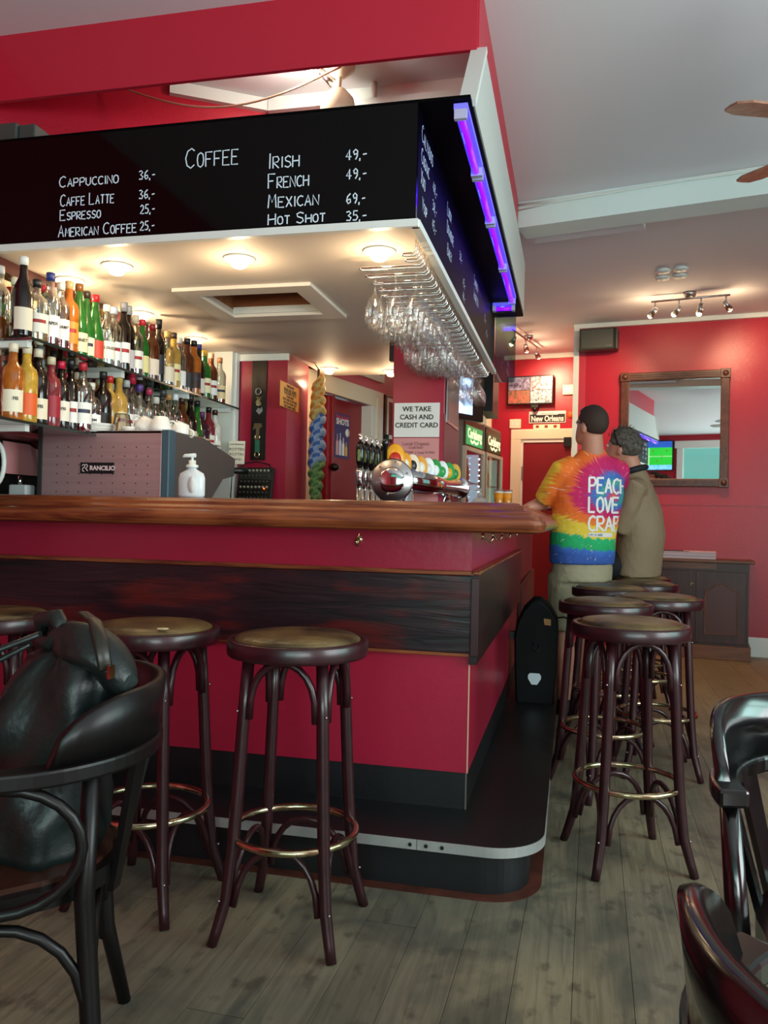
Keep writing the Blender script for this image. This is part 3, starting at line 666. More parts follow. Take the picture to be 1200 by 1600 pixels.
def cname(h):
    r, g, b = (int(h[i:i + 2], 16) for i in (0, 2, 4))
    if max(r, g, b) < 70: return 'black'
    if min(r, g, b) > 200: return 'white' if b > 215 else 'cream'
    if abs(r - g) < 22 and abs(g - b) < 22: return 'grey'
    if r > 180 and g > 130 and b < 140: return 'tan' if b > 90 else 'yellow'
    if r > 200 and g > 80 and b < 90: return 'orange'
    if r > g * 1.6 and r > b * 1.3: return 'red'
    if b > r: return 'blue'
    return 'brown' if r > g else 'green'
def describe(s, pos):
    kind, gl, lc, cap, content, txt = s
    d = ('short ' if kind == 'fat' else 'slim ' if kind == 'slim' else '') + CN[gl] + ' bottle'
    return d + (', %s label' % cname(lc) if lc else '') + ', %s cap, ' % cname(cap) + pos
ORD = ['first', 'second', 'third', 'fourth', 'fifth', 'sixth', 'seventh', 'eighth', 'ninth', 'tenth', 'eleventh', 'twelfth', 'thirteenth', 'fourteenth', 'fifteenth', 'sixteenth', 'seventeenth', 'eighteenth', 'nineteenth', 'twentieth', 'twenty-first', 'twenty-second', 'twenty-third', 'twenty-fourth', 'twenty-fifth', 'twenty-sixth']
TOP = [('wine', 'dark', 'E8D8C0', 'E8E4DC', '', ''), ('fat', 'clear', 'F0E8D8', '18181A', 'yellow', ''), ('spirit', 'clear', 'F0F0F0', '24307A', 'red', 'APER'), ('spirit', 'clear', 'ECE8E4', 'E8E0D0', 'red', 'CAMP'), ('spirit', 'amber', 'D88A30', 'C8A070', '', ''),
       ('slope', 'green', 'E8E0B8', '7A4A20', '', 'ERNET'), ('slope', 'green', 'DCE4C8', '3A2A20', '', ''), ('slope', 'green', 'C84030', 'C01828', '', ''), ('spirit', 'clear', 'F0EEE4', 'E8E4DC', 'water', '12 OUZO'), ('spirit', 'clear', 'DCE4EC', 'C8D4E8', 'water', ''),
       ('slim', 'dark', 'F0F0F0', '9A9CA0', '', ''), ('slim', 'dark', 'C8C8D0', 'B0B4B8', '', ''), ('spirit', 'clear', 'ECECE8', 'D8D0B8', 'dark', ''), ('wine', 'green', 'E8E0A0', 'C82838', '', ''), ('spirit', 'brown', 'E8D8C8', '8A1820', '', ''),
       ('slim', 'dark', '2A2A2E', '18181A', '', ''), ('spirit', 'clear', 'E8DCC8', 'B89858', 'dark', ''), ('spirit', 'gold', 'E8DCA8', '3A2A20', '', ''), ('spirit', 'clear', 'F4F4F4', 'C8C8C8', 'amber', ''), ('spirit', 'brown', '1E1E22', '18181A', '', ''),
       ('spirit', 'amber', '301820', '18181A', '', ''), ('wine', 'dark', 'E8E4DC', '24307A', '', ''), ('spirit', 'green', 'F0E8C0', 'D8A030', '', ''), ('spirit', 'brown', 'F0F0F0', 'C89070', '', ''), ('spirit', 'clear', 'E8D0A0', 'A8704A', 'amber', '')]
LOW = [('spirit', 'amber', 'F0E4C8', 'E8DCC0', '', 'FIS'), ('spirit', 'yellow', 'E8601E', 'E8DCC0', '', ''), ('spirit', 'dark', 'F0E4C8', 'E8DCC0', '', 'FIS'), ('spirit', 'rose', 'A01830', 'D8C8A8', '', ''), ('spirit', 'dark', 'F0E8D8', 'C81C40', '', 'FIS'),
       ('slim', 'dark', 'F0F0F0', '18181A', '', ''), ('spirit', 'clear', 'F0EEEA', 'C02838', 'red', ''), ('fat', 'clear', 'F4F4F4', 'D8D8D0', 'amber', 'JIM'), ('spirit', 'dark', '1A1A1C', '18181A', '', ''), ('spirit', 'gold', 'E0A030', 'C02828', '', ''),
       ('spirit', 'gold', 'E8DCA8', 'B8A048', '', ''), ('spirit', 'clear', 'ECECEC', 'A8ACB0', 'water', ''), ('slim', 'clear', 'F0F0F0', 'B0203A', 'water', ''), ('spirit', 'clear', 'E8E8E0', '5A3A8A', 'water', 'GOR'), ('spirit', 'clear', 'F0E0E0', 'A83050', 'water', 'GOR'),
       ('fat', 'clear', 'E8E4DC', 'C8C8C0', 'water', ''), ('spirit', 'clear', 'E8E4DC', '3A3A3C', 'water', ''), ('spirit', 'clear', 'F0F0F4', 'B88850', 'amber', ''), ('spirit', 'clear', 'F0F0F4', 'E8EEF4', 'water', ''), ('spirit', 'brown', 'D84020', '3A1418', '', ''),
       ('wine', 'dark', 'E8D8B0', '28282A', '', ''), ('slope', 'green', 'C83030', '18181A', '', ''), ('fat', 'purple', 'E8D0A0', '5A2A60', '', ''), ('spirit', 'rose', 'F0E8D8', '18181A', '', ''), ('spirit', 'white', 'F4F0E4', '3A2018', '', 'MALI')]
YT = [2.487, 2.559, 2.631, 2.695, 2.756, 2.815, 2.878, 2.938, 3.013, 3.075, 3.134, 3.19, 3.252, 3.311, 3.376, 3.454, 3.521, 3.58, 3.647, 3.722, 3.796, 3.87, 3.948, 4.03, 4.12]
YL = [2.451, 2.518, 2.585, 2.657, 2.722, 2.79, 2.853, 2.926, 2.988, 3.052, 3.118, 3.18, 3.24, 3.302, 3.364, 3.43, 3.5, 3.568, 3.635, 3.7, 3.77, 3.845, 3.918, 4.0, 4.08]
rb = random.Random(5)
def backrow(spec): return spec
for nm, specs, ys, z in (('upper', TOP, YT, 1.755), ('lower', LOW, YL, 1.46)):
    for i, (s, y) in enumerate(zip(specs, ys)):
        bottle(s, (-1.90 + rb.uniform(-.008, .008), y, z), describe(s, '%s in front row of %s shelf' % (ORD[i], nm)), 'spirit bottles on the %s shelf' % nm, rb.uniform(.93, 1.02) if i else (1.0 if nm == 'upper' else .98))
    sp2 = specs[:]; rb.shuffle(sp2); n = 0; y = 2.52 if nm == 'upper' else 2.43
    while y < 4.15 and n < 22:
        s = sp2[n % len(sp2)]; s = (s[0], s[1], s[2] if n % 2 else '', s[3], s[4], '')
        bottle(s, (-2.02, y, z), describe(s, '%s in back row of %s shelf' % (ORD[n], nm)), 'spirit bottles on the %s shelf' % nm, rb.uniform(.92, 1.04))
        y += .082; n += 1
# little sign leaning at the end of the lower shelf
t = thing('cream_sign', 'cream paper sign with ornate lettering at the right end of the lower bottle shelf', 'sign', (-1.83, 4.22, 1.44))
M = frame_M((0, 0, .06), V((.97, .2, 0)), V((.2, -.97, .1))); MB().box(-.045, .045, -.065, .065, 0, .003, M).obj('card', mat('cream_card', 'EDE6D2', .6), t)
for k, (tx, s_) in enumerate((('LAW BREAKERS', .011), ('ROTTEN', .022), ('ROTTIN', .022), ('ISLAND', .017))):
    text_mesh(tx, s_, M @ Matrix.Translation((0, .045 - .028 * k, .004)), mat('brown_ink', '5A3A2A', .6), 'lettering', t)

# ================================================================== things on and behind the counter
# coffee machine
t = thing('coffee_machine', 'large steel and dark grey espresso machine behind the left counter', 'coffee machine', (0, 0, 0))
cx0, cx1, cy, cy1, cz0, cz1 = -2.10, -1.545, 2.87, 3.37, .93, 1.473
for zz_ in (.9,): bx('support', DGREY, cx0 + .02, cx1 - .02, cy + .02, cy1 - .1, .9, .93, t)
ROSES = mat('brushed_rose_steel', 'C09C9E', .38, metal=.55, bump=.15, bscale=90, stretch=(1, 1, 30), var=.12, vscale=3)
bp_ = bx('back_panel', ROSES, cx0 + .016, cx1 - .012, cy, cy + .02, cz0, cz1, t, bev=.003)
bx('left_post', DGREY, cx0, cx0 + .016, cy - .004, cy + .04, cz0, cz1, t)
bx('right_post', mat('teal_grey_post', '3A5460', .35), cx1 - .012, cx1 + .022, cy - .004, cy + .05, cz0, cz1 + .003, t, bev=.004)
bx('body', STEEL, cx0 + .02, cx1 - .012, cy + .02, cy + .36, cz0, cz1 - .01, t)
bx('top_tray', STEEL, cx0 + .01, cx1, cy + .0, cy + .4, cz1 - .01, cz1, t)
MB().prism([(cy + .05, 1.1), (cy + .36, 1.2), (cy + .5, 1.31), (cy + .62, 1.33), (cy + .63, 1.41), (cy + .5, 1.435), (cy + .3, cz1), (cy + .05, cz1)], .02, frame_M((cx1, 0, 0), (0, 1, 0), (1, 0, 0))).obj('side_shell', mat('shell_taupe', '4A4644', .4), t)
MB().prism([(cy + .05, 1.1), (cy + .36, 1.2), (cy + .5, 1.31), (cy + .62, 1.33), (cy + .63, 1.41), (cy + .5, 1.435), (cy + .3, cz1), (cy + .05, cz1)], .02, frame_M((cx0 + .0, 0, 0), (0, 1, 0), (1, 0, 0))).obj('side_shell', mat('shell_taupe', ''), t)
MB().cyl((cx1 + .0, cy + .62, 1.355), (cx1 + .06, cy + .68, 1.36), .014, .017).obj('steam_knob', BLACK, t)
for r_ in range(6):
    mb = MB()
    for c_ in range(9): mb.cyl((cx0 + .085 + c_ * .050, cy - .0008, 1.408 - r_ * .0355), (cx0 + .085 + c_ * .050, cy + .001, 1.408 - r_ * .0355), .0028, seg=6)
    mb.obj('vent_holes', INK, t)['kind'] = 'stuff'
bd = bx('badge', BLACK, -1.908, -1.758, cy - .004, cy, 1.303, 1.347, t, bev=.0015)
M = frame_M((-1.815, cy - .0048, 1.324), (1, 0, 0), (0, -1, 0)); text_mesh('RANCILIO', .0245, M @ Matrix.Translation((.006, 0, 0)), mat('badge_pink', 'E4C8CC', .4), 'lettering', bd, bold=.0009)
mb = MB(); ribbon(mb, [[(.0, .008), (.006, .014), (.012, .012), (.012, .004), (.006, 0), (.002, -.004), (.004, -.012), (.010, -.014)], [(.014, .012), (.020, .014), (.024, .008), (.020, .001), (.014, .0), (.025, -.012)]], .004, lambda a, b: V((-1.899 + a * 1.05, cy - .0048, 1.325 + b))); mb.obj('emblem', mat('badge_pink', ''), bd, fix=False)
# crockery on the machine
def cup(loc, r, h, label, tilt=0, rz=0, flip=False):
    t = thing('cup', label, 'cup', loc, rz, 'white cups on the coffee machine')
    P = [(r * .55, 0), (r * .62, .003), (r * .8, h * .3), (r * .97, h * .7), (r, h), (r - .003, h), (r * .75, h * .3), (.001, h * .1)]
    M = Matrix.Rotation(RAD(tilt), 4, 'Y')
    if flip: M = Matrix.Translation((0, 0, h)) @ M @ Matrix.Rotation(pi, 4, 'X')
    MB().lathe(P, M, cap=False).obj('cup_body', PORC, t)
    MB().tube([M @ V(p) for p in ((r * .93, 0, h * .8), (r * 1.4, 0, h * .82), (r * 1.5, 0, h * .5), (r * 1.25, 0, h * .3), (r * .85, 0, h * .28))], .004, 6).obj('handle', PORC, t)
mz = cz1
t = thing('teapot', 'small white teapot at the left end of the coffee machine top', 'teapot', (-1.99, cy + .07, mz))
MB().lathe([(.02, 0), (.036, .01), (.041, .026), (.032, .044), (.014, .05), (.012, .056), (.008, .06), (.001, .062)]).obj('pot', PORC, t)
MB().tube([(.036, 0, .02), (.055, 0, .03), (.062, 0, .05)], [.009, .007, .005], 8).obj('spout', PORC, t)
MB().tube([(-.036, 0, .04), (-.058, 0, .04), (-.058, 0, .018), (-.038, 0, .015)], .004, 8).obj('handle', PORC, t)
for k in range(5):
    o = MB().lathe([(.03, 0), (.05, .003), (.064 - .002 * (k % 2), .008), (.063, .009), (.03, .004)]).obj('saucer', PORC); o.location = (-1.89 + .002 * k, cy + .08, mz + .0065 * k)
    tag(o, 'white saucer in the stack beside the teapot, %s from the bottom' % ORD[k], 'saucer', 'saucers stacked on the coffee machine')
t = thing('glass_jug', 'upturned faceted clear glass between the saucers and the cups', 'glass', (-1.79, cy + .1, mz)); MB().lathe([(.037, 0), (.040, .005), (.032, .06), (.028, .078), (.024, .08)], seg=10, smooth=False).obj('glass_body', glass('facet_glass', 'E8E0D0', .8, edge=.6), t)
cup((-1.665, cy + .09, mz + .006), .04, .055, 'white cup lying tilted, left of the three cups on the coffee machine', -28, pi, True)
cup((-1.60, cy + .07, mz), .045, .062, 'upturned white cup in the middle of the coffee machine cups', 0, 0, True)
cup((-1.555, cy + .17, mz), .042, .05, 'white cup with handle at the right end of the coffee machine top', 22, 0, True)
cup((-1.735, cy + .06, mz), .03, .02, 'small white dish between the glass and the tilted cup', 0, 0)
# grinder
t = thing('coffee_grinder', 'coffee grinder with smoky bean hopper left of the espresso machine', 'grinder', (-2.135, 3.02, 0))
MB().lathe([(.105, 1.492), (.11, 1.486), (.108, 1.455), (.1, 1.45)], seg=24).obj('hopper_lid', mat('smoky_plastic', '1C2020', .15, coat=.5), t)
MB().lathe([(.101, 1.452), (.075, 1.36), (.045, 1.25)], seg=24).obj('hopper', glass('smoky_hopper', '8A6A5C', .8, edge=.4), t)
MB().lathe([(.001, 1.26), (.04, 1.26), (.068, 1.34), (.072, 1.36), (.001, 1.37)], seg=16).obj('coffee_beans', mat('beans', '2A1610', .5, bump=1, bscale=120), t)
bx('grinder_body', DGREY, -.045, .05, -.06, .08, .93, 1.25, t)
bx('support', STEEL, -.04, .04, -.05, .07, .9, .93, t)
t = thing('knock_box', 'pale grey box beside the coffee grinder', 'box', (-2.19, 2.88, 0)); bx('body', mat('pale_grey_box', 'B8BCBC', .4), -.03, .05, -.03, .03, 1.1, 1.255, t, bev=.006); MB().cyl((.0, 0, 1.25), (.0, 0, 1.29), .008).obj('lever', CHROME, t)
t = thing('pink_notice', 'pale pink card standing at the left behind the bar', 'sign', (-2.085, 2.98, 0)); MB().box(-.16, -.155, -.14, .10, 1.30, 1.43).obj('card', PINKP, t)
t = thing('white_hose_loop', 'white looped hose at the far left edge behind the bar', 'hose'); MB().tube([V((-2.17 + .045 * cos(RAD(a)), 2.70, 1.33 + .085 * sin(RAD(a)))) for a in range(-110, 120, 15)], .009, 8).obj('hose', WHITE, t)
# soap dispensers
def dispenser(loc, label, sc=1):
    t = thing('soap_dispenser', label, 'dispenser', loc, RAD(180), 'hand gel pumps'); t.scale = (sc,) * 3
    MB().lathe([(.001, 0), (.046, .002), (.05, .01), (.05, .07), (.044, .088), (.022, .1), (.016, .104), (.016, .112)], seg=24, sy=.62).obj('bottle_body', mat('frosted_plastic', 'DCE2E4', .3), t)
    MB().lathe([(.021, .108), (.022, .112), (.022, .118), (.013, .12), (.013, .135), (.001, .136)], seg=16).obj('pump_collar', WHITE, t)
    MB().tube([(0, 0, .12), (0, 0, .152)], .005, 8).obj('pump_stem', WHITE, t)
    MB().tube([(-.012, 0, .153), (.03, 0, .152), (.036, 0, .147)], [.008, .006, .005], 8).obj('nozzle', WHITE, t)
    M = Matrix.Translation((-.016, .0322, .046)) @ Matrix.Rotation(RAD(-90), 4, 'X')
    MB().lathe([(.02, 0), (.02, .0008), (.001, .0009)], M, sx=.8, sy=1.5).obj('sticker', PAPER, t)
dispenser((-1.315, 2.645, 1.209), 'clear hand gel pump bottle on the counter beside the coffee machine', .98)
dispenser((-.62, 5.55, 1.209), 'clear hand gel pump bottle in front of the fridges', 1)
bx('end_worktop', STEEL, -1.0, -.42, 5.4, 5.75, 1.18, 1.208, bar)
# till screen
t = thing('tilted_screen', 'tilted touch screen with coloured tiles behind the gel pump', 'screen', (-1.40, 3.35, 1.15))
M = frame_M((0, 0, 0), (1, .25, 0), (-.1, -.55, .8)); MB().box(-.12, .12, -.09, .14, -.02, 0, M).obj('casing', BLACK, t)
MB().box(-.11, .11, -.08, .13, 0, .001, M).obj('display', mat('tile_display', '8A8A30', .2, col2='6A3A8A', vscale=45, emit='6A6030', es=.25), t)
MB().cyl((0, .05, -.26), (0, .02, -.03), .02).obj('stand', BLACK, t)
# beer glasses
for k, (dx, dy) in enumerate(((0, 0), (.045, .03), (.0, .09))):
    t = thing('beer_glass', 'filled beer glass at the far end of the counter, %s of the three' % ('left front', 'right', 'rear')[k], 'glass', (-.4 + dx, 4.5 + dy, 1.205), 0, 'beer glasses on the counter')
    MB().lathe([(.022, 0), (.024, .002), (.028, .12), (.026, .12), (.022, .008), (.001, .006)], cap=False).obj('glass_body', CLEAR, t)
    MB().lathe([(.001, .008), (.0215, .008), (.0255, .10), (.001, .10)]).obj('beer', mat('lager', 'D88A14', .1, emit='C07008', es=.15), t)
    MB().lathe([(.001, .10), (.0255, .10), (.0258, .108), (.001, .11)]).obj('foam', mat('foam', 'F0E8D8', .8), t)

# ------------------------------------------------------------------ beer taps
t = thing('beer_tap_drum', 'chrome drum beer tower lying along the counter with a row of badge handles', 'beer tap', (0, 0, 0))
dx, dz, r_ = -.79, 1.30, .062
MB().lathe([(.001, 0), (.088, 0), (.095, .006), (.095, .012), (.068, .016), (.062, .02), (.062, .06)], Matrix.Translation((-.76, 3.40, 1.315)) @ Matrix.Rotation(RAD(-90), 4, 'X'), seg=28).obj('end_flange', STEEL, t)
mb = MB(); mb.ball((-.76, 3.40, 1.315), .058, .012, .058, seg=24); mb.obj('end_dome', CHROME, t)
MB().cyl((-.76, 3.46, 1.325), (-.60, 4.4, 1.325), .052, seg=24).obj('drum', CHROME, t)
MB().lathe([(.052, 0), (.058, .002), (.058, .03), (.052, .034), (.045, .05), (.001, .06)], Matrix.Translation((-.605, 4.37, 1.325)) @ Matrix.Rotation(RAD(-90), 4, 'X'), seg=24).obj('end_collar', CHROME, t)
for k in range(6): a = k * pi / 3 + .3; MB().cyl((-.76 + .07 * cos(a), 3.402, 1.325 + .07 * sin(a)), (-.76 + .07 * cos(a), 3.394, 1.325 + .07 * sin(a)), .005, seg=8).obj('bolt', STEEL, t)
MB().cyl((-.74, 3.6, .9), (-.74, 3.6, 1.3), .04, seg=20).obj('column', CHROME, t); MB().cyl((-.66, 4.2, .9), (-.66, 4.2, 1.3), .04, seg=20).obj('column', CHROME, t)
bx('shelf_support', STEEL, -.9, -.55, 3.2, 4.5, .88, .9, bar)
bads = [('E8A020', 'C03020'), ('E89A20', 'F0E8D8'), ('F0D8C0', '2A2A2A'), ('E8A040', 'E8E0D0'), ('F2F2F0', 'E0E0E0'), ('2E9A48', 'F0F0F0'), ('F0F0F0', '3AA050'), ('3AA050', 'E8B030'), ('E0B048', '3A8A48')]
for k, (c1, c2) in enumerate(bads):
    yy = 3.46 + .104 * k; xx = -.76 + .16 * (yy - 3.46) / .94
    MB().cyl((xx, yy, 1.36), (xx, yy, 1.385), .008, seg=8).obj('tap_stem', CHROME, t)
    big = 1.2 if k else 1.55
    Mt = Matrix.Translation((xx, yy, 1.395 + (.012 if k == 0 else 0))) @ Matrix.Rotation(RAD(72), 4, 'Z') @ Matrix.Rotation(RAD(90), 4, 'Y') @ Matrix.Rotation(RAD(-90), 4, 'Z')
    Mt = Matrix.Translation((xx, yy, 1.395 + (.012 if k == 0 else 0))) @ Matrix.Rotation(RAD(20), 4, 'Z') @ Matrix.Rotation(RAD(90), 4, 'X')
    q = MB().lathe([(.001, -.006), (.036 * big, -.006), (.038 * big, 0), (.036 * big, .006), (.001, .006)], Mt, sx=.78, sy=1.22, seg=22).obj('tap_badge', mat('badge_' + c1, c1, .25), t)
    MB().lathe([(.022 * big, .0065), (.022 * big, .008), (.001, .0082)], Mt, sx=.8, sy=1.0, seg=18).obj('badge_print', mat('badgep_' + c2, c2, .3), q)
MB().tube([(-.80, 3.44, 1.36), (-.80, 3.44, 1.46), (-.80, 3.44, 1.47), (-.797, 3.44, 1.515)], [.008, .010, .016, .013], 10).obj('black_lever', mat('black_lever_gloss', '0C1412', .15), t)
for k in range(5):
    xx, yy = -.915 + .0055 * k, 3.45 + .08 * k
    lv = thing('tap_handle', 'black tap handle on a chrome faucet left of the drum, %s from the front' % ORD[k], 'beer tap', (xx, yy, 0), 0, 'black tap handles')
    MB().cyl((0, 0, .9), (0, 0, 1.30), .012).obj('faucet_tube', CHROME, lv)
    MB().lathe([(.012, 1.28), (.02, 1.3), (.016, 1.33), (.022, 1.35), (.014, 1.37)], seg=14).obj('faucet_body', CHROME, lv)
    MB().lathe([(.010, 1.37), (.018, 1.40), (.021, 1.44), (.018, 1.47), (.012, 1.485)], seg=12).obj('grip', mat('black_grip', '0E0E0E', .15), lv)
    MB().box(-.006, .006, -.022, -.019, 1.4, 1.45).obj('grip_print', mat('grip_print', '6A7A3A', .4), lv)
    MB().tube([(0, 0, 1.485), (0, 0, 1.5), (.006, 0, 1.508), (-.006, 0, 1.518), (0, 0, 1.524)], [.006, .007, .005, .006, .001], 8).obj('finial', CHROME, lv)

# ------------------------------------------------------------------ glass rack and stemware
t = thing('glass_rack', 'chrome wire glass rack under the soffit edge', 'rack')
def rail(yy, xa, xb):
    MB().tube([(xb, yy, 2.078), (xb, yy, 2.045), (xb - .01, yy, 2.035), (xa + .012, yy, 2.035), (xa, yy + .009, 2.035), (xa, yy + .021, 2.035), (xa + .012, yy + .03, 2.035), (xb - .01, yy + .03, 2.035), (xb, yy + .03, 2.045), (xb, yy + .03, 2.078)], .0028, 6).obj('rail', CHROME, t)
ys = [2.64, 2.70] + [2.77 + .088 * i for i in range(20)]
for i, yy in enumerate(ys): rail(yy, -.575 if i < 2 else -.755, -.525)
for i in range(6): rail(4.62 + .07 * i, -.68, -.525)
gp = [(.036, -.0005), (.036, -.002), (.012, -.006), (.004, -.012), (.0035, -.07), (.008, -.08), (.024, -.1), (.033, -.13), (.034, -.15), (.028, -.19), (.0272, -.19), (.033, -.15), (.032, -.131), (.023, -.102)]
gmesh = MB().lathe(gp, seg=16, cap=False).mesh('wine_glass', CLEAR)
gp2 = [(r * 1.12, z * .82) for r, z in gp]
gmesh2 = MB().lathe(gp2, seg=16, cap=False).mesh('wine_glass', CLEAR)
n = 0; rg = random.Random(9)
rowsY = [yy + .059 for yy in ys[2:]]
for i, yy in enumerate(rowsY[:18]):
    for j, xx in enumerate((-.708, -.632, -.556)):
        if i < 2 and False: continue
        me = gmesh if (i // 4) % 2 == 0 else gmesh2
        o = link('wine_glass', me); o.location = (xx + rg.uniform(-.004, .004), yy, 2.042); o.scale = (1.1, 1.1, 1.1)
        tag(o, 'clear stemmed glass hanging upside down, %s row of the rack, %s place' % (ORD[i], ('inner', 'middle', 'outer')[j]), 'glass', 'stemmed glasses hanging in the rack')
for i in range(5):
    for j, xx in enumerate((-.64, -.565)):
        o = link('wine_glass', gmesh); o.location = (xx, 4.655 + .07 * i + .03, 2.042)
        tag(o, 'clear slender glass in the short rear rack, %s row, %s place' % (ORD[i], ('inner', 'outer')[j]), 'glass', 'stemmed glasses in the rear rack')

# ================================================================== pillars, signs and the rear of the bar
p1 = thing('left_pillar', 'red pillar with black strip at the end of the bottle shelves', 'pillar')
bx('column', REDG, -1.885, -1.6, 4.38, 4.75, 0, 2.078, p1)
bx('cornice', WHITE, -1.9, -1.59, 4.365, 4.38, 2.04, 2.078, p1)
t = thing('black_strip', 'long black strip of bottle openers on the red pillar', 'board'); bx('strip', mat('black_strip_wood', '140A0A', .35), -1.81, -1.722, 4.368, 4.38, 1.47, 2.04, t)
mb = MB(); mb.tube([V((-1.768 + .016 * cos(a * pi / 8), 4.362, 1.862 + .018 * sin(a * pi / 8))) for a in range(16)], .004, 6, closed=True); mb.obj('steel_ring', STEEL, t)
tag(MB().prism([(-.012, 0), (-.02, .02), (-.01, .04), (-.018, .055), (0, .05), (.018, .055), (.008, .03), (.02, .01), (.01, 0)], .006, frame_M((-1.765, 4.367, 1.78), (1, 0, 0), (0, -1, 0))).obj('brass_figure', BRASS), 'brass figure opener hanging on the black strip', 'opener')
tag(MB().prism([(0, 0), (-.02, .02), (-.006, .04), (.004, .03), (.016, .045), (.02, .02)], .006, frame_M((-1.76, 4.367, 1.73), (1, 0, 0), (0, -1, 0))).obj('bottle_opener', STEEL), 'steel opener on the middle of the black strip', 'opener')
tag(MB().prism([(-.03, .0), (-.01, .012), (-.006, -.05), (.006, -.05), (.01, .01), (.028, .02), (.02, .04), (-.02, .04)], .006, frame_M((-1.768, 4.367, 1.64), (1, 0, 0), (0, -1, 0))).obj('corkscrew', mat('aged_metal', '8A7A60', .35, metal=.8)), 'metal corkscrew on the lower black strip', 'corkscrew')
t = thing('bottle_opener', 'green handled bottle opener on the lower black strip', 'opener'); MB().box(-1.781, -1.755, 4.36, 4.367, 1.515, 1.585).obj('grip', mat('green_enamel', '2A6A50', .3), t)
for zc in (1.50, 1.60): MB().tube([V((-1.768 + .014 * cos(a * pi / 6), 4.362, zc + .016 * sin(a * pi / 6))) for a in range(12)], .004, 6, closed=True).obj('opener_ring', BRASS, t)
# yellow plaque on the pillar's side
t = thing('yellow_plaque', 'orange-yellow plaque with black lettering on the red pillar', 'sign')
Mq = frame_M((-1.6, 4.42, 1.84), V((0, 1, 0)), V((1, 0, 0)))
MB().box(-.16, .15, -.075, .068, 0, .006, Mq, bev=.003).obj('plate', mat('plaque_yellow', 'E0982A', .4), t)
for k, (tx, s_) in enumerate((("THIS IS NOT", .02), ("BURGER KING", .028), ("YOU DON'T GET IT", .02), ("YOUR WAY.", .02), ("YOU TAKE IT MY WAY,", .02), ("OR YOU DON'T GET", .02), ("THE DAMN THING.", .02))):
    text_mesh(tx, s_, Mq @ Matrix.Translation((-.005, .05 - .0185 * k - (.004 if k else 0), .0065)), INK, 'lettering', t, sx=1.15, bold=.0004)
# audio mixer
t = thing('audio_mixer', 'black audio mixer with rows of knobs leaning on the red pillar', 'mixer', (-1.76, 4.30, 1.23))
M = frame_M((0, 0, 0), (1, 0, 0), V((0, -.98, .2))); MB().box(-.105, .105, -.12, .2, -.03, 0, M, bev=.004).obj('casing', BLACK, t)
MB().box(-.097, .097, .13, .192, 0, .002, M).obj('face_panel', mat('mixer_panel', '2E302C', .4), t)
for r_ in range(8):
    mb = MB()
    for c_ in range(8): mb.lathe([(.0075, 0), (.0065, .01), (.001, .0105)], M @ Matrix.Translation((-.082 + c_ * .0225, .18 - .032 * r_, .001)), seg=8)
    q = mb.obj('knob_row', mat('knob_grey' if r_ % 3 else 'knob_pale', '3E403C' if r_ % 3 else 'A8A898', .4), t); q['kind'] = 'stuff'
MB().ball(M @ V((.06, .075, .006)), .004).obj('red_led', mat('red_led', 'FF5A10', .4, emit='FF4A10', es=8), t)
MB().box(-.03, .03, -.3, -.12, -.03, -.02, M).obj('stand', BLACK, t)
mb = MB(); mb.tube([(-1.9, 4.3, 1.2), (-1.9, 4.32, 1.38), (-1.83, 4.34, 1.45), (-1.76, 4.35, 1.46), (-1.68, 4.34, 1.44), (-1.66, 4.33, 1.40)], .004, 6)
tag(mb.obj('black_cable', BLACK), 'thin black cable arching over the audio mixer', 'cable')
# hanging folded parasol in yellow, blue and green
t = thing('folded_parasol', 'folded cloth parasol in yellow, blue and green checks hanging by the pillar', 'parasol', (-1.525, 4.72, 0))
def twist(z0, z1, r0, r1, c1, c2, nm, n=4):
    for k in range(n):
        a = z0 + (z1 - z0) * (k + 1) / n; b_ = a + (z0 - z1) * 1.25 / n
        rows = []
        for i in range(9):
            f = i / 8; zc = b_ + (a - b_) * f; r_ = (r0 + (r1 - r0) * k / n) * (sin(pi * min(1, f * .9 + .08)) ** .6) * (1.0 - .3 * f)
            rows.append([V((r_ * cos(j * pi / 7) * (1 + .12 * (j % 2)), r_ * sin(j * pi / 7) * (1 + .12 * (j % 2)), zc + .03 * cos(j * pi / 7 + k * .3) )) for j in range(14)])
        mb = MB(); mb.grid(rows, closed_u=True, smooth=True)
        mb.use(mat('cloth_' + c1, c1, .6)).use(mat('cloth_' + c2, c2, .6))
        mb.b.faces.ensure_lookup_table()
        for fi, f_ in enumerate(mb.b.faces): f_.material_index = 1 if ((fi // 14) // 2 + (fi % 14) // 2) % 3 == 0 else 0; f_.smooth = True
        mb.obj(nm, None, t)
twist(1.98, 1.74, .045, .06, 'E0CE88', 'D09840', 'yellow_cloth'); twist(1.74, 1.44, .055, .062, '9CB8DC', '3468B4', 'blue_cloth'); twist(1.46, 1.22, .058, .035, '88A868', '3E7A4A', 'green_cloth')
MB().cyl((0, 0, 1.2), (0, 0, 2.05), .008).obj('pole', OAK, t); MB().cyl((0, 0, 2.05), (-.02, 0, 2.078), .003).obj('hanger', BLACK, t)

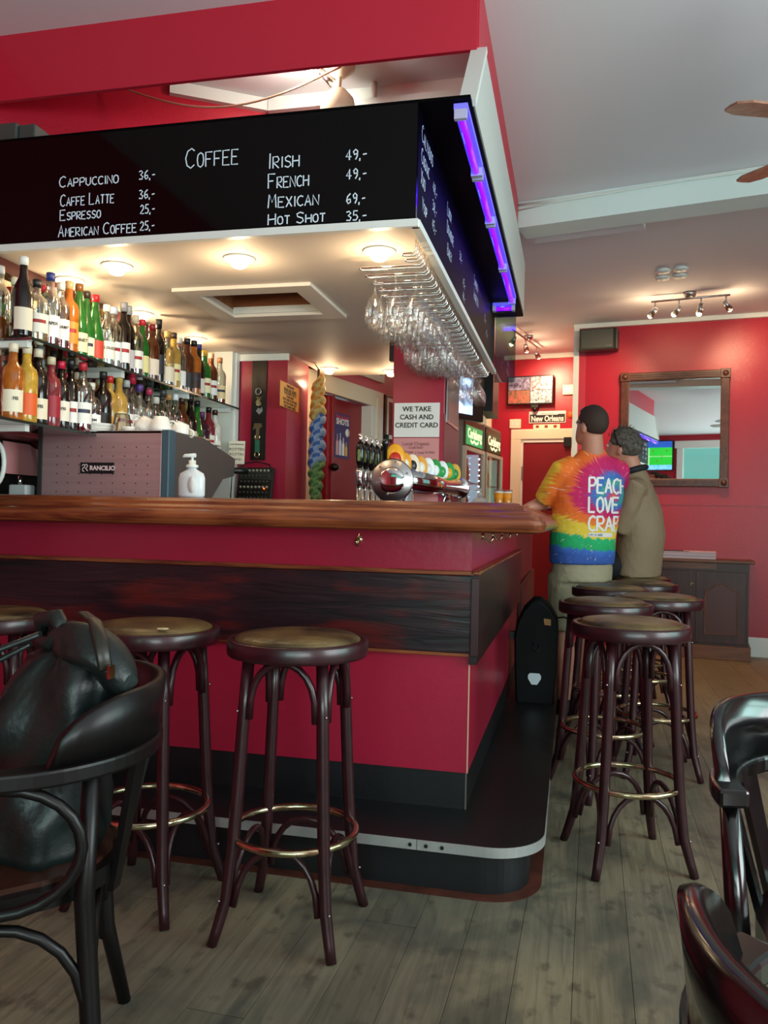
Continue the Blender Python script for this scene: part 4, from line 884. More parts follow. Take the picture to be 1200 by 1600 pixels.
# door wall between the pillars
DU = V((.225, .974, 0)).normalized(); DN = V((DU.y, -DU.x, 0)); DP = V((-1.725, 5.03, 0))
MD = lambda t_, z, off=0: frame_M(DP + DU * t_ + DN * off + V((0, 0, z)), DU, DN)
M = MD(0, 0)
def dbox(name, mtl, t0, t1, z0, z1, d0, d1, parent=None, bev=0): return MB().box(t0, t1, z0, z1, d0, d1, M, bev).obj(name, mtl, parent)
mb = MB(); mb.box(-.5, .1, 0, CZ, -.2, -.06, M); mb.box(.95, 2.6, 0, CZ, -.2, -.0, M); mb.box(.1, .95, 2.02, CZ, -.2, -.0, M); struct(mb.obj('wall_door_side', mat('pink_red_wall', 'C24A60', .4, bump=.3, bscale=120)))
struct(bx('wall_door_return', REDG, -1.9, -1.74, 4.75, 5.02, 0, CZ))
d = struct(thing('door_1', None, None)); del d['label']; del d['category']
dbox('frame_head', CREAM, 0, 1.12, 2.0, 2.12, -.01, .03, d, .004); dbox('frame_jamb', CREAM, 0, .1, 0, 2.0, -.01, .03, d, .004); dbox('frame_jamb', WHITE, .93, 1.12, 0, 2.0, -.12, .03, d, .004)
dbox('inner_edge', CREAM, 1.0, 1.04, 0, 2.06, .03, .04, d)
dl_ = dbox('door_leaf', REDD, .1, .40, 0, 2.0, -.1, -.05, d); dr_ = dbox('door_leaf', REDD, .44, .93, 0, 2.0, -.1, -.06, d)
dbox('centre_post', REDD, .36, .46, 0, 2.0, -.06, -.02, d, .006); dbox('post_moulding', REDD, .40, .425, 0, 2.0, -.02, -.008, d, .003)
q = MB().ball(M @ V((.41, 1.5, .01)), .035, .035, .028).obj('door_knob', mat('black_gloss_knob', '0A0A0A', .1), d)
# shots poster on the door
t = thing('shots_poster', 'blue poster of spirit bottles with white headline on the dark red door', 'poster')
q = dbox('sheet', mat('poster_blue', '2A2A6A', .4), .52, .74, 1.58, 1.90, -.058, -.056, t)
text_mesh('Fisk & Guld', .04, MD(.63, 1.875, -.055), mat('poster_red', 'E04048', .5), 'lettering', t); text_mesh('SHOTS', .06, MD(.63, 1.84, -.055), PAPER, 'lettering', t, bold=.002)
for k, (c_, h_) in enumerate((('C8A0A8', .15), ('D8D8E8', .16), ('E8E8F0', .13), ('D8B040', .10))):
    xx = .54 + .045 * k; MB().prism([(0, 0), (.032, 0), (.032, h_ * .6), (.02, h_ * .75), (.02, h_), (.012, h_), (.012, h_ * .75), (0, h_ * .6)], .002, MD(xx, 1.6, -.056)).obj('printed_bottle', mat('pb_' + c_, c_, .5), t)
MB().lathe([(.03, 0), (.03, .002), (.001, .0022)], MD(.705, 1.77, -.0555)).obj('printed_disc', PAPER, t)
t = thing('small_notice', 'narrow orange and white notice beside the dark red door', 'poster'); dbox('sheet', mat('notice_tan', 'D8A888', .5), .03, .09, 1.5, 1.78, .031, .033, t)
# framed pictures beyond the door
def picture(t0, t1, z0, z1, label, fc=OAK, inner='B8CCD0', mat_c='E8E4DC'):
    t = thing('framed_picture', label, 'picture', (0, 0, 0), 0, 'framed pictures beyond the dark red door')
    dbox('frame', fc, t0, t1, z0, z1, .0, .022, t, .004); dbox('mount', mat('mount_' + mat_c, mat_c, .5), t0 + .02, t1 - .02, z0 + .02, z1 - .02, .022, .024, t); dbox('print', mat('print_' + inner, inner, .4, var=.5, vscale=30), t0 + .05, t1 - .05, z0 + .05, z1 - .05, .024, .025, t)
picture(.72, 1.15, 2.2, 2.4, 'framed pale picture above the door frame', CREAM, 'A8BCC0'); picture(.4, .6, 2.2, 2.4, 'green picture above the door frame, left', CREAM, '4A8A6A')
picture(1.18, 1.42, 1.76, 2.12, 'framed red picture right of the door frame', OAK, '8A3A40')
t = thing('wall_lamp', 'small orange-brown wall lamp right of the door near the taps', 'lamp'); MB().lathe([(.03, 0), (.05, .04), (.035, .1), (.02, .12)], MD(1.3, 1.36, .06) @ Matrix.Rotation(RAD(-90), 4, 'X')).obj('shade', mat('amber_shade', 'A86A3A', .5), t)
MB().cyl(MD(1.3, 1.3, 0) @ V((0, 0, 0)), MD(1.3, 1.36, .06) @ V((0, 0, 0)), .01).obj('arm', OAK, t)

# front pillar with notices
p2 = thing('front_pillar', 'red pillar carrying the payment notice behind the beer taps', 'pillar')
bx('column', REDG, -.93, -.66, 4.15, 4.7, 0, 2.078, p2); bx('black_strip', BLACK, -.955, -.93, 4.15, 4.2, 1.98, 2.078, p2); bx('base_strip', mat('maroon', '701020', .4), -.66, -.655, 4.15, 4.7, 0, 1.7, p2)
t = thing('payment_notice', 'white notice about cash and credit card on the red pillar', 'sign')
MB().box(-.92, -.68, 4.143, 4.147, 1.577, 1.755).obj('sheet', PAPER, t)
for k, tx in enumerate(('WE TAKE', 'CASH AND', 'CREDIT CARD')):
    text_mesh(tx, .0355, frame_M((-.80, 4.142, 1.722 - .042 * k), (1, 0, 0), (0, -1, 0)), INK, 'lettering', t, bold=.0006)
t = thing('beer_price_notice', 'pink sheet with beer prices below the payment notice', 'sign')
MB().box(-.92, -.68, 4.143, 4.147, 1.22, 1.572).obj('sheet', PINKP, t)
for tx, s_, zz_ in (('Local Organic', .026, 1.542), ('Craft Beer', .018, 1.522), ('Small 28 DKK  |  Large 55 DKK', .0155, 1.497)):
    text_mesh(tx, s_, frame_M((-.80, 4.142, zz_), (1, 0, 0), (0, -1, 0)), mat('pink_ink', '7A4A4E', .6), 'lettering', t)
t = thing('framed_photograph', 'narrow framed photograph on the side of the front pillar', 'picture'); MB().box(-.655, -.648, 4.2, 4.62, 1.66, 2.0).obj('frame', STEEL, t)
MB().box(-.648, -.646, 4.22, 4.6, 1.68, 1.98).obj('print', mat('bar_photo', '7A5A4A', .3, col2='4A5A60', vscale=18), t)
# TV by the fridges
t = thing('television', 'small lit television under the far end of the glass rack', 'television', (-.85, 5.9, 2.06), RAD(-60))
M = frame_M((0, 0, 0), (1, 0, 0), (0, -1, 0))
M = frame_M((0, 0, 0), V((.5, .86, 0)), V((.86, -.5, 0)))
t.rotation_euler = (0, 0, 0)
MB().box(-.30, .34, -.16, .17, -.05, 0, M, bev=.004).obj('casing', BLACK, t)
MB().box(-.28, .2, -.12, .15, 0, .002, M).obj('display', mat('tv_blue', '8AB8FF', .2, col2='E8F0FF', vscale=7, emit='A8D0FF', es=1.6), t)
MB().box(-.02, .02, .17, .99, -.03, -.01, M).obj('hanger', BLACK, t)
t = thing('black_side_box', 'tall black box hanging behind the television', 'box', (-.75, 6.6, 0)); MB().box(0, .1, 0, .5, 2.04, 2.35).obj('body', BLACK, t); MB().cyl((.05, .25, 2.35), (.05, .25, 3.05), .01).obj('rod', BLACK, t)

# fridges
def fridge(P, label, logo_bg, lit, content):
    u = V((.148, .989, 0)).normalized(); n_ = V((u.y, -u.x, 0)); M = frame_M(P, u, n_)   # local x along, y up(z), z out
    t = thing('display_fridge', label, 'fridge', (0, 0, 0), 0, 'drinks fridges')
    b = lambda nm, mt, x0, x1, y0, y1, z0, z1, pr=None, bev=0: MB().box(x0, x1, y0, y1, z0, z1, M, bev).obj(nm, mt, pr or t)
    FR = mat('fridge_taupe', '8A7E74', .4)
    b('side_panel', FR, 0, .02, 0, 2.02, -.55, 0); b('side_panel', FR, .60, .62, 0, 2.02, -.55, 0); b('back_panel', PAPER, .02, .6, 0, 2.02, -.55, -.53); b('base', BLACK, .02, .6, 0, .2, -.55, 0); b('top', FR, .02, .6, 1.98, 2.02, -.55, 0)
    h = b('header', mat('header_brown', '3A3026', .3), 0.02, .6, 1.77, 2.0, -.02, .012)
    b('header_sign', mat('fridge_sign_' + logo_bg, logo_bg, .3, emit=logo_bg, es=.7), .06, .58, 1.79, 1.95, .012, .016, h)
    text_mesh('Carlsberg', .115, M @ Matrix.Translation((.32, 1.885, .0175)), mat('logo_white', 'F4F0D8', .4, emit='F0F0C0', es=.8), 'lettering', h, bold=.003)
    mb = MB(); ribbon(mb, [[(.18, 1.83), (.24, 1.81), (.30, 1.83), (.36, 1.81), (.44, 1.83)]], .022, lambda a, b_: M @ V((a, b_, .0175))); mb.obj('swash', mat('logo_white', ''), h, fix=False)
    fr = MB()
    for a in ((0, .03, .1, 1.77), (.59, .62, .1, 1.77), (0.03, .59, .1, .13), (.03, .59, 1.74, 1.77)): fr.box(a[0], a[1], a[2], a[3], .0, .03, M)
    dr = fr.obj('door', mat('door_frame_light', 'C8BCA8', .35), t)
    b('pane', glass('fridge_glass', 'E0F4F0', .9, edge=.3), .03, .59, .13, 1.74, .014, .018, dr)
    if lit == 'led':
        for k in range(34): pass
        mb = MB()
        for cxx in (.38, .5):
            for k in range(30): mb.ball(M @ V((cxx, .3 + .048 * k, .01 if cxx > .45 else -.04)), .009 if cxx > .45 else .006, seg=6)
        q = mb.obj('led_strip', mat('led_white', 'FFFFFF', .4, emit='DDE8FF', es=6), t); q['kind'] = 'stuff'
    b('light_strip', mat('fridge_light_' + lit, 'E8FFF8', .4, emit='D8FFF4', es=2.0 if lit == 'led' else .9), .05, .07, .25, 1.74, -.5, -.48)
    b('inner_glow', mat('fridge_inner_' + lit, 'E4FAF4', .5, emit='A8E8DC' if lit != 'led' else 'C8D8F8', es=1.3 if lit == 'led' else .6), .02, .6, .2, 1.74, -.53, -.525)
    b('inner_side_glow', mat('fridge_inner_' + lit, ''), .594, .6, .2, 1.74, -.53, -.02)  # back and side liner glow by themselves, standing in for the lit interior
    for k in range(5):
        zz_ = .35 + .28 * k
        b('shelf', mat('fridge_shelf', 'D8E4E4', .3), .02, .6, zz_, zz_ + .012, -.52, -.02)
        for j in range(7):
            if random.random() < .3 or j == 6: continue
            p = M @ V((.08 + .075 * j, zz_ + .012, -.09))
            o = MB().lathe([(.001, 0), (.027, .001), (.027, .11), (.012, .16), (.011, .2), (.013, .21), (.001, .212)], seg=8).obj('drink_bottle', mat('drink_' + content[(j // 3 + k) % len(content)], content[(j // 3 + k) % len(content)], .2)); o.location = p
            tag(o, 'drink bottle in the %s fridge, %s shelf from the bottom, %s along' % ('bright' if lit == 'led' else 'dim', ORD[k], ORD[j]), 'bottle', 'bottles in the %s fridge' % ('bright' if lit == 'led' else 'dim'))
    return t
fridge((-.90, 6.68, 0), 'fridge with bright white lights, nearer the red pillar', '1E9A5A', 'led', ['8A1828', '6A1020', 'C08040'])
fridge((-.795, 7.34, 0), 'fridge with dim green interior, nearer the far door', '2A3A20', 'dim', ['C8A050', '8A9A60', 'C89060', '7A5030'])

# ================================================================== recess wall: door, monitor, signs
M = MR(-.69, 0)
rec = struct(thing('door_2', None, None)); del rec['label']; del rec['category']
def rbox(name, mtl, x0, x1, z0, z1, d0, d1, parent=None, bev=0): return MB().box(x0 + .69, x1 + .69, z0, z1, d0, d1, M, bev).obj(name, mtl, parent)
rbox('frame_head', CREAM, -.70, 0.0, 2.085, 2.2, 0, .05, rec, .005); rbox('frame_jamb', CREAM, -.70, -.585, 0, 2.085, 0, .05, rec, .005); rbox('frame_jamb', CREAM, -.02, .02, 0, 2.085, 0, .05, rec)
rbox('frame_inner', WHITE, -.585, -.56, 0, 2.07, 0, .035, rec); rbox('frame_inner_head', WHITE, -.585, 0, 2.05, 2.085, 0, .035, rec)
q = rbox('door_leaf', REDD, -.56, -.02, 0, 2.05, 0, .02, rec); rbox('hinge', STEEL, -.575, -.555, 1.62, 1.78, .02, .04, rec); rbox('door_closer', BLACK, -.1, -.02, 2.0, 2.1, .02, .07, rec)
t = thing('security_monitor', 'wall monitor showing four camera pictures above the recess door', 'monitor')
rbox('casing', BLACK, -.745, -.225, 2.475, 2.80, .05, .09, t, .006)
cols = [('9A9AB8', '3A1418'), ('D8C8D0', '7A1A24'), ('C85A50', '4A5A40'), ('C8D0D8', '2A3038')]
for k, (c1, c2) in enumerate(cols):
    xa = -.73 + .25 * (k % 2); za = 2.64 if k < 2 else 2.49
    rbox('camera_picture', mat('cctv_%d' % k, c1, .3, col2=c2, vscale=24 + 5 * k, emit=c1, es=.12), xa, xa + .243, za, za + .145, .09, .091, t)
rbox('wall_mount', BLACK, -.52, -.42, 2.6, 2.7, 0, .05, t)
t = thing('webcam', 'small black camera under the security monitor', 'camera'); MB().ball(M @ V((.26, 2.42, .06)), .028).obj('lens_ball', BLACK, t); rbox('foot', BLACK, -.47, -.39, 2.44, 2.475, .04, .08, t)
t = thing('street_sign', 'black and white street sign under the security monitor', 'sign')
rbox('border', PAPER, -.505, -.09, 2.27, 2.405, .0, .012, t, .004); rbox('plate', BLACK, -.495, -.10, 2.28, 2.37, .012, .014, t)
text_mesh('New Orleans', .088, M @ Matrix.Translation((.69 - .297, 2.317, .0145)), PAPER, 'lettering', t, bold=.003, sx=.76)
rbox('name_tab', PAPER, -.42, -.18, 2.362, 2.395, .012, .016, t); text_mesh('Vieux Carré', .028, M @ Matrix.Translation((.69 - .3, 2.378, .0165)), INK, 'lettering', t)
t = thing('small_picture_strip', 'narrow framed strip with three emblems below the street sign', 'sign'); rbox('frame', CREAM, -.455, -.155, 2.205, 2.255, 0, .012, t)
for k in range(3): rbox('emblem', mat('emblem_red', '8A2A20', .5), -.425 + .1 * k, -.39 + .1 * k, 2.215, 2.245, .012, .014, t)
for (x0, x1, z0, z1, lb) in ((-.725, -.595, 2.215, 2.32, 'cream switch box left of the street sign'), (-.13, -.01, 2.58, 2.69, 'cream switch box right of the monitor')):
    t = thing('switch_box', lb, 'switch', (0, 0, 0), 0, 'cream switch boxes'); rbox('box', CREAM, x0, x1, z0, z1, 0, .035, t, .006)
    for k in range(2): rbox('switch', WHITE, x0 + .03 + .04 * k, x0 + .05 + .04 * k, z0 + .03, z1 - .03, .035, .04, t)
t = thing('orange_disc', 'small orange disc on the recess wall beside the corner post', 'sign'); MB().lathe([(.04, 0), (.04, .01), (.001, .011)], M @ Matrix.Translation((.69 - .04, 2.36, 0))).obj('disc', mat('orange', 'D85A20', .5), t)

# ================================================================== mirror wall
t = thing('wall_mirror', 'large square mirror in a carved walnut frame on the red wall', 'mirror')
M = MW(.42, 1.5); L = (1.353 - .42) / cos(A85)
for (x0, x1, y0, y1) in ((0, L, 0, .075), (0, L, .985, 1.06), (0, .075, .075, .985), (L - .075, L, .075, .985)):
    s_ = MB().box(x0, x1, y0, y1, 0, .045, M, bev=.006).obj('frame_side', OAK, t)
    mb = MB()
    for k in range(3):
        if x1 - x0 > y1 - y0: mb.box(x0 + .08, x1 - .08, y0 + .014 + .018 * k, y0 + .022 + .018 * k, .045, .051, M)
        else: mb.box(x0 + .014 + .018 * k, x0 + .022 + .018 * k, y0, y1, .045, .051, M)
    mb.obj('reeding', OAK, s_)
for cx_, cy_ in ((.037, .037), (L - .037, .037), (.037, 1.023), (L - .037, 1.023)):
    MB().box(cx_ - .042, cx_ + .042, cy_ - .042, cy_ + .042, .0, .056, M, bev=.004).obj('corner_block', OAK, t); MB().lathe([(.026, 0), (.02, .01), (.001, .012)], M @ Matrix.Translation((cx_, cy_, .056))).obj('rosette', OAK, t)
MB().box(.07, L - .07, .07, .99, .006, .014, M).obj('mirror_glass', MIRROR, t)
t = thing('wall_speaker', 'dark grey wall loudspeaker high beside the white corner post', 'speaker')
M = MW(.05, 2.77, 0); MB().box(0, .35, 0, .2, .02, .18, M, bev=.015).obj('cabinet', mat('speaker_charcoal', '343633', .45), t); MB().box(.02, .31, .015, .185, .18, .185, M).obj('grille', mat('speaker_grille', '3E403C', .6), t)
MB().box(.318, .34, .01, .19, .18, .19, M).obj('end_band', BLACK, t); text_mesh('BOSE', .022, M @ Matrix.Translation((.27, .03, .186)), STEEL, 'lettering', t, bold=.001)
MB().box(.1, .2, .07, .13, 0, .02, M).obj('bracket', BLACK, t)
# wall fittings
tag(MB().box(0, .012, 0, .03, 0, .004, MW(1.22, 1.30)).obj('wall_hook', mat('red_hook', 'A04050', .4)), 'tiny painted hook below the dado line of the red wall', 'hook')
# track lights
def track(p, q, heads, label, up=.05):
    p = V(p); q = V(q); t = thing('track_light', label, 'light', (0, 0, 0), 0, 'ceiling track lights')
    MB().tube([p + V((0, 0, -up)), q + V((0, 0, -up))], .009, 8).obj('rail', STEEL, t)
    c = (p + q) / 2; MB().lathe([(.05, 0), (.05, -.02), (.03, -up)], Matrix.Translation(c)).obj('canopy', STEEL, t)
    for f, d in heads:
        a = p.lerp(q, f) + V((0, 0, -up)); MB().cyl(a, a + V((0, 0, -.07)), .006, seg=8).obj('arm', STEEL, t)
        h0 = a + V((0, 0, -.07)); d = V(d).normalized()
        MB().tube([h0 - d * .02, h0 + d * .06], [.018, .028], 14).obj('lamp_head', STEEL, t)
        MB().ball(h0 + d * .062, .022).obj('bulb', BULB, t)
        light('track_glow', 'SPOT', h0 + d * .10, 26, WARM, size=.02, aim=h0 + d * 2, spot_size=RAD(110), spot_blend=.8)
        light('track_spill', 'POINT', h0 + d * .10, 2.2, WARM, size=.02)
track((.60, 7.06, CZ), (1.19, 6.93, CZ), ((.05, (-.5, .55, -.6)), (.36, (-.45, .3, -.6)), (.64, (-.2, .1, -.9)), (.95, (.5, .6, -.5))), 'chrome track of four spotlights in front of the mirror wall')
track((-.60, 7.9, CZ), (-.36, 8.9, CZ), ((.05, (-.3, .2, -.6)), (.42, (.1, .6, -.5)), (.8, (.2, .6, -.4))), 'chrome track of three spotlights in the recess')
for k, (dx, dy) in enumerate(((0, 0), (.12, -.02), (.015, .11), (.135, .09))):
    o = MB().lathe([(.001, 0), (.052, 0), (.055, -.008), (.045, -.022), (.001, -.026)]).obj('ceiling_disc', WHITE); o.location = (.62 + dx, 6.35 + dy * 1.6, CZ); tag(o, 'round white ceiling disc, %s of the four on the ceiling' % ('near left', 'near right', 'far left', 'far right')[k], 'detector', 'four ceiling discs')

# cabinet under the mirror
cab = thing('sideboard', 'dark wooden sideboard with arched panel doors under the mirror', 'cabinet')
M = MW(.55, 0, .34)   # local: x along wall, y up, z towards the camera; body behind z=0
cb_ = lambda nm, mt, x0, x1, y0, y1, z0, z1, pr=None, bev=0: MB().box(x0, x1, y0, y1, z0, z1, M, bev).obj(nm, mt, pr or cab)
W_ = .985
cb_('body', CABW, 0, W_, .12, .83, -.33, 0); cb_('top', CABT, -.03, W_ + .04, .83, .858, -.335, .03, bev=.006); cb_('plinth', CABT, -.02, W_ + .02, 0, .12, -.33, .02, bev=.004)
cb_('frieze_rail', CABT, .1, W_ - .26, .775, .825, 0, .006); cb_('frieze_rail', CABW, W_ - .25, W_, .77, .828, 0, .005)
def arch_door(x0, x1):
    d = cb_('door', CABW, x0, x1, .14, .755, 0, .018, bev=.003)
    a, b_, z0, z1 = x0 + .075, x1 - .075, .215, .60
    top = [(a + (b_ - a) * i / 12, z1 + .055 * sin(pi * min(max((i / 12 - .15) / .7, 0), 1))) for i in range(13)]
    MB().prism([(a, z0), (b_, z0)] + top[::-1], .007, M @ Matrix.Translation((0, 0, .016))).obj('raised_panel', mat('cabinet_panel', '4E1E18', .4), d)
    mb = MB(); mb.tube([M @ V((p[0], p[1], .02)) for p in [(a, z0)] + top + [(b_, z0)]], .006, 6, closed=True); mb.obj('panel_moulding', CABT, d)
    return d
d1 = arch_door(.06, .50); d2 = arch_door(.56, W_ - .02); cb_('centre_stile', CABW, .50, .56, .14, .76, 0, .014)
MB().tube([M @ V((.53 + .012 * cos(a * pi / 6), .64 + .012 * sin(a * pi / 6), .02)) for a in range(12)], .003, 6, closed=True).obj('ring_pull', BRASS, cab)
t = thing('paper_stack', 'stack of magazines and papers on the sideboard', 'papers'); 
for k in range(7): MB().box(.21 + .004 * (k % 3), .72 - .003 * (k % 2), .8585 + .0085 * k, .8665 + .0085 * k, -.25, -.03 + .003 * (k % 2), M).obj('magazine', mat('magazine_%d' % (k % 3), ('C8B0B8', 'D8CCD0', 'B89CA8')[k % 3], .5), t)
MB().box(.25, .5, .9185, .924, -.24, -.05, M).obj('dark_magazine', mat('dark_magazine', '4A3A44', .4), t); MB().box(.45, .72, .9185, .925, -.22, -.05, M).obj('top_sheet', mat('pink_sheet', 'E0A8A8', .5), t)

# television seen in the mirror, on the wall behind the camera
t = thing('football_television', 'television showing green football pitch on the front wall, seen in the mirror', 'television')
fx0, fx1, fz0, fz1, fy_ = -2.0, -1.02, 2.32, 2.92, -2.22
bx('casing', BLACK, fx0 - .02, fx1 + .02, -2.295, fy_, fz0 - .02, fz1 + .02, t)
bx('pitch', mat('pitch_green', '30B840', .3, emit='28C038', es=.9, col2='22A034', vscale=3), fx0, fx1, fy_, fy_ + .002, fz0 + .1, fz1 - .13, t)
bx('stand_crowd', mat('crowd_blue', '2050A8', .3, emit='2A60C8', es=.8, col2='102050', vscale=40), fx0, fx1, fy_, fy_ + .002, fz1 - .13, fz1, t)
bx('advert_band', mat('advert_cyan', '40B0D8', .3, emit='50C0E8', es=.9, col2='E0F0F0', vscale=25), fx0, fx1, fy_, fy_ + .002, fz0, fz0 + .1, t)
for k, (a, b_, c, d_) in enumerate(((fx0, fx1, 2.60, 2.606), (-1.5, -1.49, 2.42, 2.79), (-1.9, -1.7, 2.5, 2.506))): bx('pitch_line', mat('line_white', 'F0FFF0', .3, emit='F0FFF0', es=.8), a, b_, fy_ + .002, fy_ + .003, c, d_, t)
for k in range(9): bx('player', mat('player_kit', 'A03040', .4, emit='802030', es=.3), -1.9 + .095 * k, -1.885 + .095 * k, fy_ + .002, fy_ + .004, 2.48 + .11 * (k % 3), 2.52 + .11 * (k % 3), t)

# ================================================================== stools
def arch(p, q, top, r=.0095, n=12):
    p = V(p); q = V(q); out = []
    for i in range(n + 1):
        a = pi * i / n; m_ = p.lerp(q, (1 - cos(a)) / 2); m_.z = p.z + (top - p.z) * sin(a) ** .75 if 0 < i < n else p.z; out.append(m_)
    return out
def make_stool():
    t = thing('bar_stool', 'x', 'stool', (0, 0, 0), 0, 'bentwood bar stools')
    MB().lathe([(.150, .762), (.194, .762), (.197, .764), (.199, .772), (.199, .802), (.196, .807), (.180, .808), (.179, .795), (.150, .79)], seg=40, cap=False).obj('seat_rim', STOOLW, t)
    MB().lathe([(.001, .79), (.172, .79), (.178, .80), (.176, .809), (.162, .818), (.12, .824), (.06, .826), (.001, .826)], seg=36, cap=False).obj('cushion', CUSH, t)
    L = []
    for k in range(4):
        a = RAD(45 + 90 * k); c, s_ = cos(a), sin(a)
        prof_ = [(.148, .765), (.158, .62), (.17, .42), (.182, .25), (.197, .12), (.222, .04), (.236, 0)]
        MB().tube([(r * c, r * s_, z) for r, z in prof_], [.0165, .0175, .0175, .0175, .0165, .015, .014], 12).obj('leg', STOOLW, t)
        L.append((c, s_))
    MB().tube([(.175 * cos(i * pi / 20), .175 * sin(i * pi / 20), .27) for i in range(40)], .0105, 8, closed=True).obj('foot_ring', BRASS, t)
    for k in range(4):
        c0, s0 = L[k]; c1, s1 = L[(k + 1) % 4]
        rU = .158; inset = .16
        p = V((rU * c0, rU * s0, .60)); q = V((rU * c1, rU * s1, .60)); d = q - p; p2, q2 = p + d * .08, q - d * .08
        nrm = V(((c0 + c1) / 2, (s0 + s1) / 2, 0)).normalized() * .008
        MB().tube([x_ + nrm for x_ in arch(p2, q2, .755)], .0105, 8).obj('upper_arch', STOOLW, t)
        p = V((.2 * c0, .2 * s0, .10)); q = V((.2 * c1, .2 * s1, .10)); d = q - p; p2, q2 = p + d * .08, q - d * .08
        A_ = arch(p2, q2, .255); 
        MB().tube([V((x_.x * (1 - .14 * (x_.z - .1) / .155), x_.y * (1 - .14 * (x_.z - .1) / .155), x_.z)) for x_ in A_], .0095, 8).obj('lower_arch', STOOLW, t)
        for (bx_, by_, bz_) in ((p.x, p.y, .115),):
            MB().ball((bx_ * 1.09, by_ * 1.09, bz_), .004, seg=6).obj('screw', STEEL, t)
        MB().ball((.178 * c0, .178 * s0, .62), .004, seg=6).obj('screw', STEEL, t)
    return t
s0_ = make_stool(); use = True
STOOLS = [(-.75, 2.19, 0, 'dark red bar stool standing alone in front of the bar, right of the bag'), (-1.232, 2.245, -4, 'bar stool with a torn seat spot, between the bag and the lone stool'), (-1.86, 2.32, 20, 'bar stool at the far left edge behind the chair'),
          (.2, 2.93, 18, 'nearest bar stool of the cluster beside the bar'), (.145, 3.66, 30, 'bar stool second in the cluster, next to the black bag'), (.40, 4.02, 5, 'bar stool at the right of the cluster, before the sideboard'),
          (.2, 4.5, 25, 'bar stool behind the cluster, closest to the standing man in tie-dye'), (.40, 4.95, 50, 'rear bar stool just before the seated man'), (.42, 5.46, 12, 'bar stool under the man in the tan jacket')]
for i, (x_, y_, rz, lb) in enumerate(STOOLS):
    o = s0_ if i == 0 else copy_tree(s0_); place(o, (x_, y_, 0), RAD(rz), lb)
tag(MB().prism([(0, 0), (.02, .004), (.026, .018), (.012, .024), (-.004, .014)], .003, Matrix.Translation((-1.14, 2.10, .8225))).obj('paper_scrap', mat('scrap', 'C8B890', .7)), 'pale torn scrap on the seat of the middle front bar stool', 'scrap')

